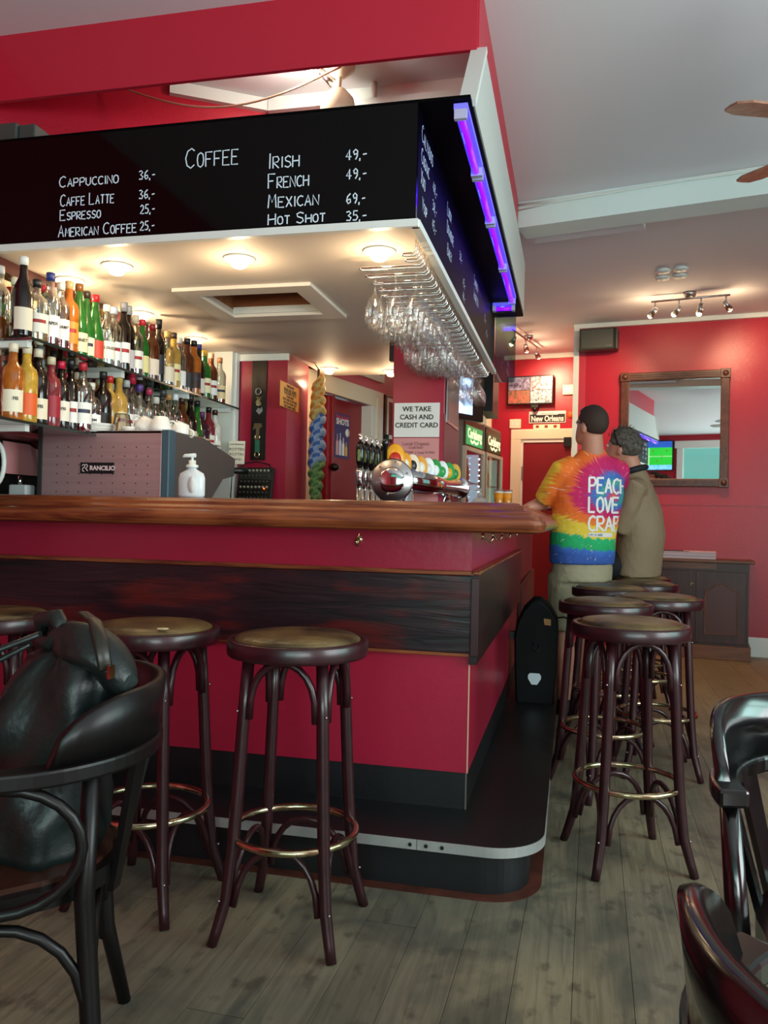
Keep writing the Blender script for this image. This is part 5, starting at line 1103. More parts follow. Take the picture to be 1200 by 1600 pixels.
# ================================================================== bentwood armchairs
def make_chair(short=False):
    A = 80 if short else 130; CHAIRB = CHAIRG if short else globals()['CHAIRB']
    t = thing('armchair', 'x', 'chair', (0, 0, 0), 0, 'black bentwood armchairs'); R_ = .265
    def plan(a, r=R_):   # a: angle from the back centre, degrees; beyond 95 the arms run forward
        if abs(a) <= 95: return V((r * sin(RAD(a)), -r * cos(RAD(a)), 0))
        s_ = 1 if a > 0 else -1; e = (abs(a) - 95) * .0052; b_ = V((r * sin(RAD(95)) * s_, -r * cos(RAD(95)), 0)); return b_ + V((-.12 * e * s_ * 4 * e, e, 0))
    rows = []
    for a in range(-A, A + 1, 5):
        c = plan(a); d = (plan(a + 1) - plan(a - 1)).normalized(); n_ = V((d.y, -d.x, 0)); w2 = .024 if abs(a) < 95 else .024 + .006 * min(1, (abs(a) - 95) / 30)
        z0, z1 = .668, .700
        rows.append([c + n_ * w2 + V((0, 0, z0)), c + n_ * w2 + V((0, 0, z1)), c - n_ * w2 + V((0, 0, z1)), c - n_ * w2 + V((0, 0, z0))])
    mb = MB(); vs = mb.grid(rows, closed_u=True, smooth=False); mb._face(vs[0]); mb._face(vs[-1][::-1])
    o = mb.obj('arm_rail', CHAIRB, t); m_ = o.modifiers.new('b', 'BEVEL'); m_.width = .006; m_.segments = 2
    rows = []
    for i in range(-16, 17):
        a = i * 4.4; f = min(1, abs(a) / 70); top = .70 + .115 * math.sqrt(max(0, 1 - max(0, (f - .45) / .55) ** 2.2)) if f > .45 else .815
        c = plan(a, R_ + .005); n_ = V((sin(RAD(a)), -cos(RAD(a)), 0)); th = .011
        lean = n_ * (.012 * (top - .7) / .115)
        rows.append([c + n_ * th + V((0, 0, .697)), c + n_ * th + lean + V((0, 0, top - .004)), c + lean + V((0, 0, top)), c - n_ * th + lean + V((0, 0, top - .004)), c - n_ * th + V((0, 0, .697))])
    mb = MB(); vs = mb.grid(rows, closed_u=True); mb._face(vs[0]); mb._face(vs[-1][::-1]); mb.obj('crest_rail', CHAIRB, t)
    # seat
    sp = [(.215 * cos(RAD(a)) * (1.0 if sin(RAD(a)) < 0 else 1.06), .205 * sin(RAD(a)) * 1.05) for a in range(0, 360, 12)]
    mb = MB(); mb.prism(sp, .035, Matrix.Translation((0, 0, .425))); mb.obj('seat_frame', CHAIRB, t)
    mb = MB(); mb.prism([(x_ * .9, y_ * .9) for x_, y_ in sp], .012, Matrix.Translation((0, 0, .458))); mb.obj('seat', mat('brown_seat_panel', '3A1E14', .35), t)
    for s_ in (-1, 1):
        b_ = plan((74 if short else 52) * s_)
        MB().tube([b_ + V((0, 0, .67)), V((b_.x * .93, b_.y * .95, .44)), V((b_.x * .95, b_.y * 1.06, .2)), V((b_.x * 1.1, b_.y * 1.32, 0))], [.015, .019, .018, .015], 12).obj('leg', CHAIRB, t)
        MB().tube([(.19 * s_, .17, .43), (.195 * s_, .185, .2), (.205 * s_, .21, 0)], [.018, .018, .014], 12).obj('leg', CHAIRB, t)
        if short: continue
        # bent loop under the arm
        MB().tube([V((.262 * s_ * (1 - .1 * (cos(RAD(a)) * .5 + .5) * 0), -.02 + .135 * cos(RAD(a)), .56 + .108 * sin(RAD(a)))) for a in range(0, 360, 15)], .011, 8, closed=True).obj('arm_loop', CHAIRB, t)
        MB().tube([x_ for x_ in arch((.2 * s_, .17, .17), (plan(52 * s_).x * .96, plan(52 * s_).y * 1.02, .17), .40)], .011, 8).obj('side_arch', CHAIRB, t)
    MB().tube(arch((-.19, .18, .17), (.19, .18, .17), .40), .011, 8).obj('front_arch', CHAIRB, t)
    MB().tube(arch((plan(-52).x * .96, plan(52).y * 1.03, .17), (plan(52).x * .96, plan(52).y * 1.03, .17), .40), .011, 8).obj('rear_arch', CHAIRB, t)
    for a in ((-52, -31, -10, 10, 31, 52) if short else (-22, 0, 22)):
        p = plan(a); q = V((p.x * .72, -.2 if not short else p.y * .78, 0)); n_ = V((cos(RAD(a)), sin(RAD(a)), 0)); th = V((sin(RAD(a)), -cos(RAD(a)), 0)) * .006
        rows = []
        for i in range(7):
            f = i / 6; c = q.lerp(p, f) + V((0, 0, .40 + .28 * f)); w2 = .016 + .010 * f
            rows.append([c - n_ * w2 - th, c + n_ * w2 - th, c + n_ * w2 + th, c - n_ * w2 + th])
        mb = MB(); vs = mb.grid(rows, closed_u=True, smooth=False); mb._face(vs[0]); mb._face(vs[-1][::-1]); mb.obj('back_slat', CHAIRB, t)
    return t
c0 = make_chair()
place(c0, (-1.09, 1.44, 0), RAD(118), 'black armchair at the left with the dark leather bag on it')
c1 = make_chair(True); c1.name = 'slatted_chair'; c1['group'] = 'black slatted tub chairs'
place(c1, (.56, 1.54, 0), RAD(200), 'glossy black slatted chair at the right edge, farther of the two there', (1.08, 1.08, 1.0))
place(copy_tree(c1), (.415, .768, 0), RAD(-54), 'black slatted chair in the lower right corner, nearest the camera')

# ------------------------------------------------------------------ leather bag on the left chair
t = thing('leather_bag', 'dark green-black leather bag with rolled top on the left chair', 'bag', (-1.03, 1.46, .47))
LEA = mat('dark_green_leather', '121C1B', .42, bump=.25, bscale=90)
rows = []
for i in range(25):
    f = i / 24; z = f * .40; cx_ = -.05 + .11 * f; w_ = .15 - .05 * f; d_ = .11 - .05 * f
    if f > .86: w_ *= 1 - (f - .86) * 1.2; d_ *= 1 - (f - .86) * 3
    row = []
    for j in range(36):
        a = 2 * pi * j / 36; ca, sa = cos(a), sin(a)
        r1 = (abs(ca) ** 3 + abs(sa) ** 3) ** (-1 / 3)
        fold = .010 * sin(5 * a + 9 * f) * (.3 + f) + .02 * noise.noise(V((ca * 2.2, sa * 2.2, f * 4))) + .008 * noise.noise(V((ca * 6, sa * 6, f * 9)))
        row.append(V((cx_ + (w_ + fold) * ca * r1, .0 + (d_ + fold) * sa * r1, z + .01 * sin(3 * a) * f)))
    rows.append(row)
mb = MB(); vs = mb.grid(rows, closed_u=True); mb._face(vs[0][::-1]); mb._face(vs[-1]); mb.obj('body', LEA, t)
rows = []
for i in range(13):   # rolled flap bulging on the right
    f = i / 12; c = V((-.0 + .20 * f, .02 - .05 * f, .425 - .075 * f * f)); r_ = .05 * (sin(pi * (f * .9 + .07)) ** .5) 
    rows.append([c + V((.3 * r_ * cos(a_), r_ * cos(a_) * 1.1, r_ * sin(a_) * (1 + .25 * sin(2 * a_ + 6 * f)))) * (1 + .12 * sin(3 * a_ + 8 * f)) for a_ in [2 * pi * j / 20 for j in range(20)]])
mb = MB(); vs = mb.grid(rows, closed_u=True); mb._face(vs[0]); mb._face(vs[-1]); mb.obj('rolled_top', LEA, t)
mb = MB(); mb.tube([(-.02, .0, .43), (-.015, -.01, .46), (.02, -.01, .465), (.04, -.01, .44), (.01, -.012, .415), (-.03, -.01, .42)], [.012, .018, .02, .018, .018, .012], 10); mb.obj('knot', LEA, t)
mb = MB(); mb.tube([(.02, -.06, .44), (-.07, -.10, .40), (-.22, -.16, .34), (-.36, -.2, .28)], [.017, .018, .017, .016], 8, flat=.35); mb.obj('strap', LEA, t)
mb = MB(); mb.tube([(.0, -.06, .42), (-.10, -.1, .36), (-.2, -.13, .26), (-.28, -.15, .1), (-.3, -.14, .03)], [.014, .015, .017, .018, .016], 8, flat=.4); mb.obj('strap', LEA, t)
MB().tube([(.04, .05, .47), (.10, .0, .462), (.15, -.055, .43), (.17, -.07, .38)], .014, 8, flat=.3).obj('binding', mat('bag_edge', '24221C', .4), t)
MB().box(.178, .184, -.078, -.06, .365, .39).obj('buckle', BRASS, t)

# ------------------------------------------------------------------ pannier on the step
t = thing('pannier_bag', 'black cycle pannier with white reflector standing on the bar step', 'bag', (-.185, 4.62, .16))
BAGM = mat('black_canvas', '040507', .6, spec=.25)
prof2 = [(-.10, 0), (-.105, .02), (-.115, .2), (-.12, .36), (-.105, .44), (-.07, .52), (-.02, .572), (.02, .575), (.075, .53), (.115, .46), (.12, .36), (.115, .2), (.105, .02), (.1, 0)]
rows = []
for yy, k in ((-.085, .9), (-.075, .97), (-.05, 1), (.05, 1), (.075, .97), (.085, .9)): rows.append([V((x_ * k, yy, .28 + (z - .28) * k if z > .05 else z)) for x_, z in prof2])
mb = MB(); vs = mb.grid(rows, closed_u=True); mb._face(vs[0]); mb._face(vs[-1][::-1]); mb.obj('body', BAGM, t)
MB().prism([(-.028, .0), (.012, 0), (.034, .03), (.034, .06), (.02, .072), (-.034, .072), (-.048, .06), (-.048, .03)][:0] or [(-.018, .0), (.012, .0), (.032, .032), (.032, .05), (.022, .062), (-.028, .062), (-.038, .05), (-.038, .032)], .003, frame_M((0, -.0868, .10), (1, 0, 0), (0, -1, 0))).obj('reflector', mat('white_reflector', 'DDEAF0', .3), t)
q = MB().prism([(0, 0), (.034, -.003), (.034, .03), (-.004, .033)], .002, frame_M((.045, -.0865, .43), (1, 0, 0), (0, -1, 0))).obj('patch', mat('orange_patch', 'D89A50', .5), t)
for k in range(3): MB().box(0, .034, .005 + .01 * k, .008 + .01 * k, .0022, .0028, frame_M((.045, -.0865, .43), (1, 0, 0), (0, -1, 0))).obj('stripe', BLACK, q)
MB().tube([(-.01, -.088, .335), (-.012, -.1, .3), (.012, -.105, .285), (.02, -.09, .3), (.016, -.088, .32)], .004, 6).obj('handle_loop', BLACK, t)
MB().box(-.145, -.118, -.03, .03, .335, .375).obj('side_clip', BLACK, t)
MB().tube([(.09, -.02, .46), (.15, -.03, .47), (.19, -.03, .45)], .012, 8, flat=.4).obj('strap', BAGM, t)

# ================================================================== people
def loft(mb, rings, seg=20):
    """rings: (centre, axis_x vector, axis_y vector) ellipses"""
    rows = []
    for c, ax, ay in rings: rows.append([V(c) + V(ax) * cos(2 * pi * k / seg) + V(ay) * sin(2 * pi * k / seg) for k in range(seg)])
    vs = mb.grid(rows, closed_u=True); mb._face(vs[0][::-1]); mb._face(vs[-1])
def limb(mb, pts, rad, seg=14): mb.tube(pts, rad, seg)
def fuse(mb, name, mtl, parent, vox=.012, smooth=4):
    """union all overlapping volumes into one continuous skin"""
    bmesh.ops.recalc_face_normals(mb.b, faces=mb.b.faces[:])
    me = bpy.data.meshes.new(name); mb.b.to_mesh(me); mb.b.free()
    o = bpy.data.objects.new(name, me); COL.objects.link(o)
    r = o.modifiers.new('r', 'REMESH'); r.mode = 'VOXEL'; r.voxel_size = vox; r.use_smooth_shade = True
    s_ = o.modifiers.new('s', 'SMOOTH'); s_.factor = .6; s_.iterations = smooth
    dg = bpy.context.evaluated_depsgraph_get(); me2 = bpy.data.meshes.new_from_object(o.evaluated_get(dg)); bpy.data.objects.remove(o)
    me2.materials.clear(); me2.materials.append(mtl)
    for p in me2.polygons: p.use_smooth = True
    return link(name, me2, parent)
def head_parts(mb, c, F, up, s=1.0):
    """head added to mb; F = facing, up = crown direction; returns frame"""
    F = V(F).normalized(); up = (V(up) - F * V(up).dot(F)).normalized(); R_ = F.cross(up)
    c = V(c); fr = lambda x, y, z: c + (R_ * x + F * y + up * z) * s
    rows = []
    H = [(-.115, .02, .032, .030, .035), (-.10, .02, .048, .045, .03), (-.075, .018, .058, .066, .018), (-.045, .01, .066, .083, .008), (-.01, .0, .073, .094, 0), (.03, -.004, .077, .098, 0), (.065, -.006, .073, .092, 0), (.09, -.006, .060, .076, 0), (.108, -.006, .040, .05, 0), (.118, -.006, .014, .018, 0)]
    rings = [(fr(0, y0 + sh, z), R_ * rx * s, F * ry * s) for z, y0, rx, ry, sh in H]
    loft(mb, rings, 24)
    # nose, brow, lips, chin, ears
    mb.ball(fr(0, .10, -.018), .013 * s, .013 * s, .02 * s, 10); mb.ball(fr(0, .108, -.026), .012 * s, seg=8)
    mb.tube([fr(-.04, .082, .028), fr(-.015, .093, .026), fr(.015, .093, .026), fr(.04, .082, .028)], .008 * s, 8)
    mb.tube([fr(-.022, .083, -.056), fr(0, .093, -.054), fr(.022, .083, -.056)], .007 * s, 8)
    mb.ball(fr(0, .078, -.092), .02 * s, seg=8)
    for sd in (-1, 1):
        M = Matrix((F, up, R_ * sd)).transposed().to_4x4()
        mb.ball(fr(.077 * sd, -.012, -.012), .019 * s, .033 * s, .012 * s, 12, M)
    return fr, F, up, R_
def hair_shell(fr, parent, mtl, cover, s=1.0, th=.006, n1=28, n2=16, bumpy=.003):
    """closed shell over the skull; cover(az, el) in 0..1 says where hair grows"""
    mb = MB(); rows = []
    for i in range(n2 + 1):
        el = -.75 + (pi / 2 + .75) * i / n2; row = []
        for j in range(n1):
            az = 2 * pi * j / n1; cv = cover(az, el)
            k = 1 + (th / .09) * cv - (.10 if cv <= 0 else 0) + bumpy / .09 * noise.noise(V((cos(az) * 7, sin(az) * 7, el * 7)))
            z = .03 + .093 * sin(el) * k; w_ = (max(cos(el), .80) if el < 0 else cos(el)) * k
            if el < 0: z = .03 + .1 * sin(el)
            row.append(fr(.078 * w_ * sin(az), -.004 + .099 * w_ * cos(az), z))
        rows.append(row)
    vs = mb.grid(rows, closed_u=True); mb._face(vs[0][::-1]); mb._face(vs[-1]); return mb.obj('hair', mtl, parent)
def hand(mb, wrist, d, n, s=1.0, curl=.5, thumb=1):
    """palm and five fingers; d = direction of the fingers, n = back-of-hand normal"""
    d = V(d).normalized(); n = (V(n) - d * V(n).dot(d)).normalized(); sd = d.cross(n) * thumb; w0 = V(wrist)
    loft(mb, [(w0, sd * .026 * s, n * .019 * s), (w0 + d * .03 * s, sd * .036 * s, n * .017 * s), (w0 + d * .07 * s, sd * .042 * s, n * .014 * s), (w0 + d * .092 * s, sd * .038 * s, n * .011 * s)], 12)
    for k, (o, L) in enumerate(((.03, .068), (.011, .078), (-.009, .072), (-.028, .056))):
        b = w0 + d * .085 * s + sd * o * s; p = [b]; dd = d.copy()
        for j, f in enumerate((.45, .3, .25)):
            dd = (dd - n * curl * .45).normalized(); p.append(p[-1] + dd * L * f * s)
        mb.tube(p, [.0095 * s, .009 * s, .0085 * s, .007 * s], 8)
    b = w0 + d * .025 * s + sd * .03 * s; mb.tube([b, b + (d * .6 + sd * .7) * .035 * s, b + (d * .95 + sd * .75 - n * .3) * .06 * s], [.012 * s, .0105 * s, .0085 * s], 8)
def torso_rings(pts, fwd, lean_side=None):
    """pts: (centre, half width, half depth)"""
    out = []
    for i, (c, rw, rd) in enumerate(pts):
        a = V(pts[max(i - 1, 0)][0]); b = V(pts[min(i + 1, len(pts) - 1)][0]); t_ = (b - a).normalized()
        f = (V(fwd) - t_ * V(fwd).dot(t_)).normalized(); r = f.cross(t_)
        out.append((c, r * rw, f * rd))
    return out

# --- tie-dye shirt material: spiral of colour rings round a point on the right back
def tiedye(center, ru, rv):
    m = bpy.data.materials.new('tie_dye_cotton'); m.use_nodes = True; nt = m.node_tree; N = nt.nodes; L = nt.links; b = N['Principled BSDF']; b.inputs['Roughness'].default_value = .8
    g = N.new('ShaderNodeNewGeometry'); sub = N.new('ShaderNodeVectorMath'); sub.operation = 'SUBTRACT'; sub.inputs[1].default_value = center; L.new(g.outputs['Position'], sub.inputs[0])
    def dot(v):
        d = N.new('ShaderNodeVectorMath'); d.operation = 'DOT_PRODUCT'; d.inputs[1].default_value = v; L.new(sub.outputs[0], d.inputs[0]); return d.outputs['Value']
    def mth(op, a, b_=None, c=None):
        x_ = N.new('ShaderNodeMath'); x_.operation = op
        for i, v in enumerate((a, b_, c)):
            if v is None: continue
            if isinstance(v, (int, float)): x_.inputs[i].default_value = v
            else: L.new(v, x_.inputs[i])
        return x_.outputs[0]
    u_, v_ = dot(ru), dot(rv); v_ = mth('ADD', v_, mth('MULTIPLY', mth('MINIMUM', v_, 0), 1.05))
    rad = mth('SQRT', mth('ADD', mth('MULTIPLY', u_, u_), mth('MULTIPLY', v_, v_))); ang = mth('ARCTAN2', v_, u_)
    n1 = N.new('ShaderNodeTexNoise'); n1.inputs['Scale'].default_value = 26; n1.inputs['Detail'].default_value = 4
    cb = N.new('ShaderNodeCombineXYZ'); L.new(mth('MULTIPLY', mth('COSINE', ang), .9), cb.inputs[0]); L.new(mth('MULTIPLY', mth('SINE', ang), .9), cb.inputs[1]); L.new(mth('MULTIPLY', rad, .3), cb.inputs[2]); L.new(cb.outputs[0], n1.inputs['Vector'])
    t_ = mth('MULTIPLY', rad, 1.38); t_ = mth('ADD', t_, mth('MULTIPLY', mth('SUBTRACT', n1.outputs[0], .5), .16))
    r = N.new('ShaderNodeValToRGB'); L.new(t_, r.inputs[0]); el = r.color_ramp.elements
    stops = [(0, 'E87A30'), (.04, 'C8206A'), (.08, '3A78C0'), (.12, '38A878'), (.155, '3A70C0'), (.20, '4A68B8'), (.225, 'C01868'), (.33, 'CE1A5C'), (.37, 'F06A28'), (.47, 'F07820'), (.51, 'F0C83A'), (.67, 'F0D040'), (.70, '20B070'), (.86, '1EA85E'), (.90, '3A6AC0'), (1, '3458A8')]
    el[0].position = 0; el[0].color = lin(stops[0][1]); el[1].position = 1; el[1].color = lin(stops[-1][1])
    for p, c in stops[1:-1]: e = el.new(p); e.color = lin(c)
    n2 = N.new('ShaderNodeTexNoise'); n2.inputs['Scale'].default_value = 60; L.new(cb.outputs[0], n2.inputs['Vector'])
    r3 = N.new('ShaderNodeValToRGB'); r3.color_ramp.elements[0].position = .66; r3.color_ramp.elements[1].position = .76; L.new(n2.outputs[0], r3.inputs[0])
    mx = N.new('ShaderNodeMix'); mx.data_type = 'RGBA'; L.new(r3.outputs[0], mx.inputs[0]); L.new(r.outputs[0], mx.inputs[6]); mx.inputs[7].default_value = lin('F4E8DC')
    n4 = N.new('ShaderNodeTexNoise'); n4.inputs['Scale'].default_value = 8; L.new(g.outputs['Position'], n4.inputs['Vector']); bp = N.new('ShaderNodeBump'); bp.inputs['Strength'].default_value = .5; bp.inputs['Distance'].default_value = .04; L.new(n4.outputs[0], bp.inputs['Height']); L.new(bp.outputs[0], b.inputs['Normal'])
    L.new(mx.outputs[2], b.inputs['Base Color']); return m

# --- man in tie-dye, leaning on the counter
t = thing('person', 'man in a tie-dye T-shirt and khaki shorts leaning on the counter, seen from behind', 'person', (.06, 5.05, 0))
FWD = V((-.5, .86, 0)).normalized(); RT = V((.86, .5, 0)).normalized()      # right-hand side of the man
O = V((.06, 5.05, 0)); W = lambda x_, y_, z: V((x_, y_, z)) - O              # world point -> local to the thing
hc = W(.095, 4.86, 1.712)
hf = (FWD * .8 + V((-.38, .1, 0)) + V((0, 0, .22))); hu = V((.05, -.12, 1))
body = MB()
fr, hF, hU, hR = head_parts(body, hc, hf, hu, .97)
limb(body, [W(.10, 4.92, 1.50), W(.105, 4.885, 1.58), W(.10, 4.865, 1.66)], [.078, .064, .06])
shL, shR = W(-.065, 4.84, 1.46), W(.25, 5.02, 1.47)
elL, wrL = W(-.185, 4.98, 1.26), W(-.27, 4.92, 1.232)
limb(body, [shL, (shL + elL) / 2, elL], [.055, .05, .042]); limb(body, [elL, (elL + wrL) / 2, wrL], [.043, .038, .028])
wrL2 = W(-.33, 4.98, 1.232); 
hand(body, wrL, (-.6, .5, .0), (0, 0, 1), 1.0, .2, 1)
elR, wrR = W(.12, 5.32, 1.27), W(-.10, 5.36, 1.24)
limb(body, [shR, (shR + elR) / 2, elR], [.055, .05, .042]); limb(body, [elR, (elR + wrR) / 2, wrR], [.043, .038, .028]); hand(body, wrR, (-1, .1, 0), (0, 0, 1), 1.0, .3, -1)
loft(body, torso_rings([(W(.06, 5.05, .88), .16, .11), (W(.07, 5.0, 1.1), .15, .1), (W(.09, 4.95, 1.35), .16, .1), (W(.10, 4.92, 1.5), .1, .07)], FWD))
for (hx, kx, ax, ky, ay) in ((-.04, -.04, -.03, 5.02, 5.0), (.12, .10, .09, 5.16, 5.2)):
    limb(body, [W(hx, 5.04, .88), W(kx, ky, .5), W(ax - .0, ay - .015, .34), W(ax, ay, .09)], [.09, .062, .058, .038])
body_o = fuse(body, 'body', SKIN, t, .009, 3)
hm = mat('brown_hair', '3A2820', .75, bump=.8, bscale=220)
def cov(az, el):   # az 0 = front
    a = abs((az + pi) % (2 * pi) - pi); 
    if a < .9: return 1 if el > .55 else 0
    if a < 1.7: return 1 if el > .05 - (a - .9) * .2 else 0
    return 1 if el > -.75 else 0
hair_shell(fr, t, hm, cov)
for sd in (-1, 1): MB().ball(fr(.03 * sd, .088, .012), .011, seg=8).obj('eye', PAPER, t)
MB().tube([fr(-.055, .075, .018), fr(-.074, .05, .02), fr(-.08, .0, .015)], .0025, 6).obj('glasses_arm', BLACK, t)
sh = MB()
loft(sh, torso_rings([(W(.058, 5.03, .905), .20, .15), (W(.058, 5.03, .96), .205, .158), (W(.06, 5.01, 1.08), .205, .155), (W(.075, 4.98, 1.2), .212, .15), (W(.09, 4.95, 1.33), .222, .142), (W(.095, 4.93, 1.43), .208, .128), (W(.10, 4.92, 1.50), .155, .1), (W(.10, 4.905, 1.555), .095, .078), (W(.10, 4.90, 1.585), .07, .068)], FWD), 28)
limb(sh, [W(.0, 4.87, 1.49), shL + V((-.0, -.0, -.005)), W(-.125, 4.89, 1.35), W(-.165, 4.94, 1.285)], [.06, .072, .07, .066])
limb(sh, [W(.19, 4.98, 1.49), shR + V((.0, 0, -.01)), W(.26, 5.15, 1.40)], [.07, .078, .07])
sc_ = W(.215, 4.90, 1.30) + O
shirt = fuse(sh, 'shirt', tiedye(sc_, RT, V((0, 0, 1))), t, .01, 4)
# white lettering laid on the back of the shirt
bvh = BVHTree.FromObject(shirt, bpy.context.evaluated_depsgraph_get())
bn = (-FWD).normalized(); base = W(.17, 4.8, 0)
MT = frame_M(base, V((.93, .0, 0)), V((0, -1, 0)))
def onshirt(a, b_):
    o = V((a, 4.4 - O.y, b_)); h_ = bvh.ray_cast(o, V((0, 1, 0)))
    if h_[0] is None: h_ = bvh.find_nearest(V((a, 4.9 - O.y, b_)))
    return h_[0] + V((0, -.003, 0))
mb = MB(); XL = .088 - O.x
for (tx, z, h_, wd) in (('PEACE', 1.325, .085, .72), ('LOVE &', 1.215, .085, .72), ('CRABS', 1.105, .085, .78)):
    if '&' in tx: tx = 'LOVE'
    pol = strokes(tx, XL, z, h_, wd, smallcaps=False, jit=.06, adv=1.22)
    pol = [[p for p in pl if p[0] < .235] for pl in pol]; ribbon(mb, [p for p in pol if len(p) > 1], .0125, onshirt, sub=.008)
ribbon(mb, [[(XL, 1.083), (XL + .14, 1.083)]], .024, onshirt, sub=.008)
mb.obj('shirt_lettering', mat('white_print', 'EDE8E8', .6), t, fix=False)
mb = MB(); pol = strokes('LIFE IS GOOD', XL + .006, 1.077, .012, .8, smallcaps=False); 
ribbon(mb, [[p for p in pl if p[0] < .22] for pl in pol], .002, lambda a, b_: onshirt(a, b_) + V((0, -.002, 0))); mb.obj('small_lettering', mat('grey_print', '5A6A78', .6), t, fix=False)
st = MB()
loft(st, torso_rings([(W(.06, 5.05, .80), .185, .15), (W(.06, 5.05, .88), .19, .15), (W(.06, 5.04, .94), .18, .14)], FWD), 24)
limb(st, [W(-.03, 5.04, .84), W(-.035, 5.03, .65), W(-.04, 5.02, .5)], [.115, .105, .1]); limb(st, [W(.12, 5.07, .84), W(.11, 5.12, .65), W(.105, 5.15, .5)], [.115, .105, .1])
fuse(st, 'shorts', mat('khaki_cotton', 'A89C80', .8, bump=.6, bscale=10, bdist=.04, var=.12, vscale=6), t, .011, 3)
def shoe(parent, c, d, mtl):
    d = V(d).normalized(); s_ = V((-d.y, d.x, 0)); mb = MB(); c = V(c)
    loft(mb, [(c - d * .07 + V((0, 0, .045)), s_ * .03, V((0, 0, .045))), (c + V((0, 0, .05)), s_ * .042, V((0, 0, .05))), (c + d * .08 + V((0, 0, .04)), s_ * .046, V((0, 0, .04))), (c + d * .16 + V((0, 0, .03)), s_ * .045, V((0, 0, .03))), (c + d * .2 + V((0, 0, .025)), s_ * .025, V((0, 0, .022)))], 14)
    return mb.obj('shoe', mtl, parent)
SH = mat('dark_shoe', '1A1614', .5)
shoe(t, W(-.03, 5.02, 0), FWD, SH); shoe(t, W(.09, 5.2, 0), FWD, SH)

# --- seated man in the tan jacket
O = V((.42, 5.5, 0)); t = thing('person', 'man in a tan jacket with sunglasses on his grey hair, seated behind the tie-dye man', 'person', O)
F2 = V((-.94, .34, 0)).normalized()
hc = W(.30, 5.36, 1.625); body = MB()
fr, hF, hU, hR = head_parts(body, hc, F2 + V((-.05, .1, .15)), V((.05, -.05, 1)), 1.0)
limb(body, [W(.39, 5.40, 1.44), W(.36, 5.385, 1.5), W(.335, 5.37, 1.57)], [.075, .062, .06])
loft(body, torso_rings([(W(.43, 5.48, .84), .15, .11), (W(.45, 5.46, 1.05), .15, .11), (W(.42, 5.43, 1.22), .13, .09), (W(.39, 5.41, 1.38), .08, .06)], F2))
sh1, sh2 = W(.36, 5.21, 1.38), W(.46, 5.58, 1.38)
e1, w1 = W(.30, 5.30, 1.13), W(.16, 5.42, 1.16); e2, w2 = W(.22, 5.66, 1.22), W(.0, 5.6, 1.245)
for s_, e_, w_ in ((sh1, e1, w1), (sh2, e2, w2)): limb(body, [s_.lerp(W(.40, 5.42, 1.34), .35), s_.lerp(e_, .25), e_, w_], [.035, .04, .036, .026])
hand(body, w1, (-1, .1, 0), (0, 0, 1), 1, .3, -1); hand(body, w2, (-1, -.1, 0), (0, 0, 1), 1, .3, 1)
for yy in (5.4, 5.6): limb(body, [W(.42, yy, .885), W(.08, yy + .05, .83), W(.09, yy + .05, .35), W(.12, yy + .05, .33)], [.07, .06, .045, .035])
fuse(body, 'body', SKIN, t, .009, 3)
gh = mat('grey_hair', '6E665C', .8, col2='3A342E', vscale=60, bump=1, bscale=240)
def cov2(az, el):
    a = abs((az + pi) % (2 * pi) - pi)
    if a < .85: return 1 if el > .75 else 0
    if a < 1.65: return 1 if el > .0 - (a - .9) * .25 else 0
    return 1 if el > -.72 else 0
hair_shell(fr, t, gh, cov2, th=.016, bumpy=.012)
mb = MB(); rr2 = random.Random(4)
for k in range(60):
    az = rr2.uniform(0, 2 * pi); el = rr2.uniform(.3, 1.4); d0 = V((.092 * cos(el) * sin(az), .112 * cos(el) * cos(az), .03 + .105 * sin(el)))
    mb.tube([fr(*d0), fr(*(d0 * 1.08 + V((0, 0, .01)))), fr(*(d0 * 1.12 + V((.006, -.01, .012))))], [.0016, .0012, .0004], 4)
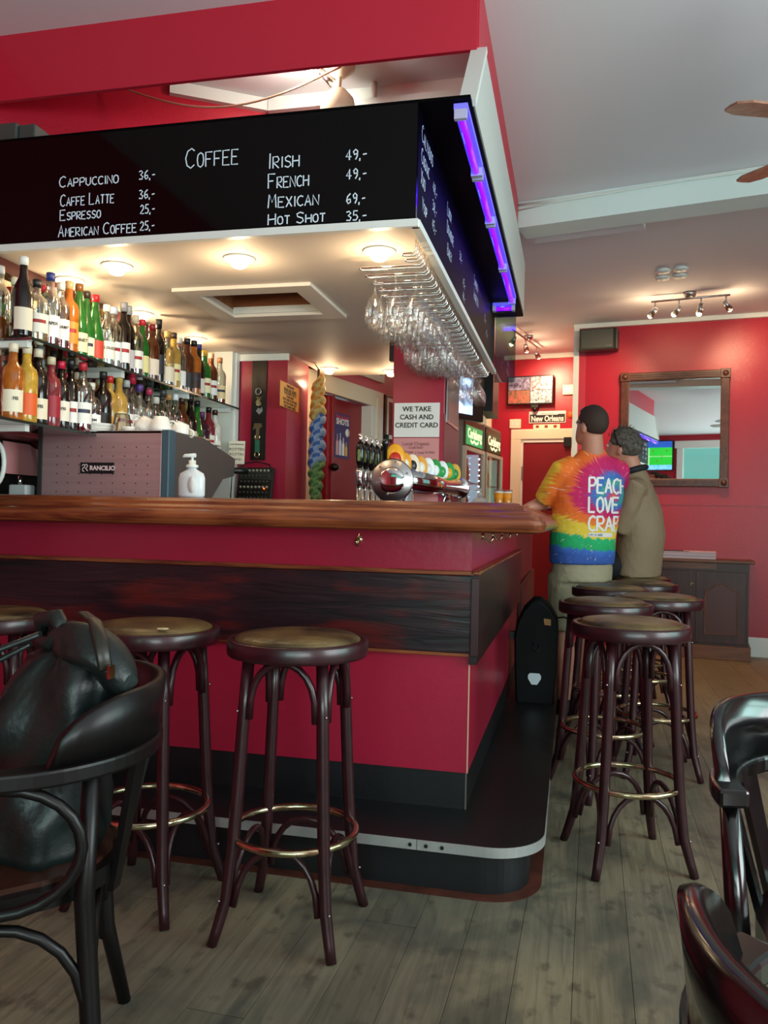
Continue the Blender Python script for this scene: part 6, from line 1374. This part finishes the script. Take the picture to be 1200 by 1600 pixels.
q = mb.obj('loose_hair', gh, t); q['kind'] = 'stuff'
for sd in (-1, 1): MB().ball(fr(.03 * sd, .088, .012), .011, seg=8).obj('eye', PAPER, t)
sg = MB(); sg.tube([fr(-.088, -.02, .01), fr(-.094, .02, .06), fr(-.07, .045, .105), fr(.0, .055, .125), fr(.07, .045, .105), fr(.094, .02, .06), fr(.088, -.02, .01)], .006, 8)
sgo = sg.obj('sunglasses', BLACK); sgo.location = O; tag(sgo, 'black sunglasses pushed up on the grey-haired man\'s head', 'sunglasses')
jk = MB()
JM = mat('tan_jacket_cloth', '927C62', .75, bump=.6, bscale=7, bdist=.05, var=.1, vscale=4, stretch=(1, 1, .6))
loft(jk, torso_rings([(W(.41, 5.48, .83), .19, .145), (W(.415, 5.47, .92), .19, .145), (W(.43, 5.455, 1.08), .19, .145), (W(.42, 5.44, 1.20), .195, .135), (W(.40, 5.42, 1.30), .19, .12), (W(.385, 5.41, 1.38), .14, .10), (W(.38, 5.405, 1.45), .10, .085), (W(.365, 5.40, 1.49), .078, .075)], F2), 28)
for s_, e_, w_ in ((sh1, e1, w1), (sh2, e2, w2)): limb(jk, [(s_ + W(.42, 5.42, 1.37)) / 2, s_, (s_ + e_) / 2, e_, e_.lerp(w_, .85)], [.07, .078, .066, .06, .045])
fuse(jk, 'jacket', JM, t, .011, 3)
MB().tube([W(.368 + .075 * cos(RAD(a)), 5.40 + .08 * sin(RAD(a)), 1.492 + .022 * cos(RAD(a))) for a in range(0, 360, 20)], .02, 10, closed=True).obj('dark_collar', mat('navy_collar', '14161E', .7), t)
tr = MB()
for yy in (5.4, 5.6): limb(tr, [W(.45, yy, .90), W(.25, yy + .02, .885), W(.06, yy + .05, .84), W(.05, yy + .05, .78), W(.08, yy + .05, .42)], [.098, .09, .075, .07, .06])
fuse(tr, 'trousers', mat('dark_trousers', '1A1A20', .8), t, .012, 2)
shoe(t, W(.13, 5.45, .27), (-1, 0, 0), SH); shoe(t, W(.13, 5.65, .27), (-1, 0, 0), SH)
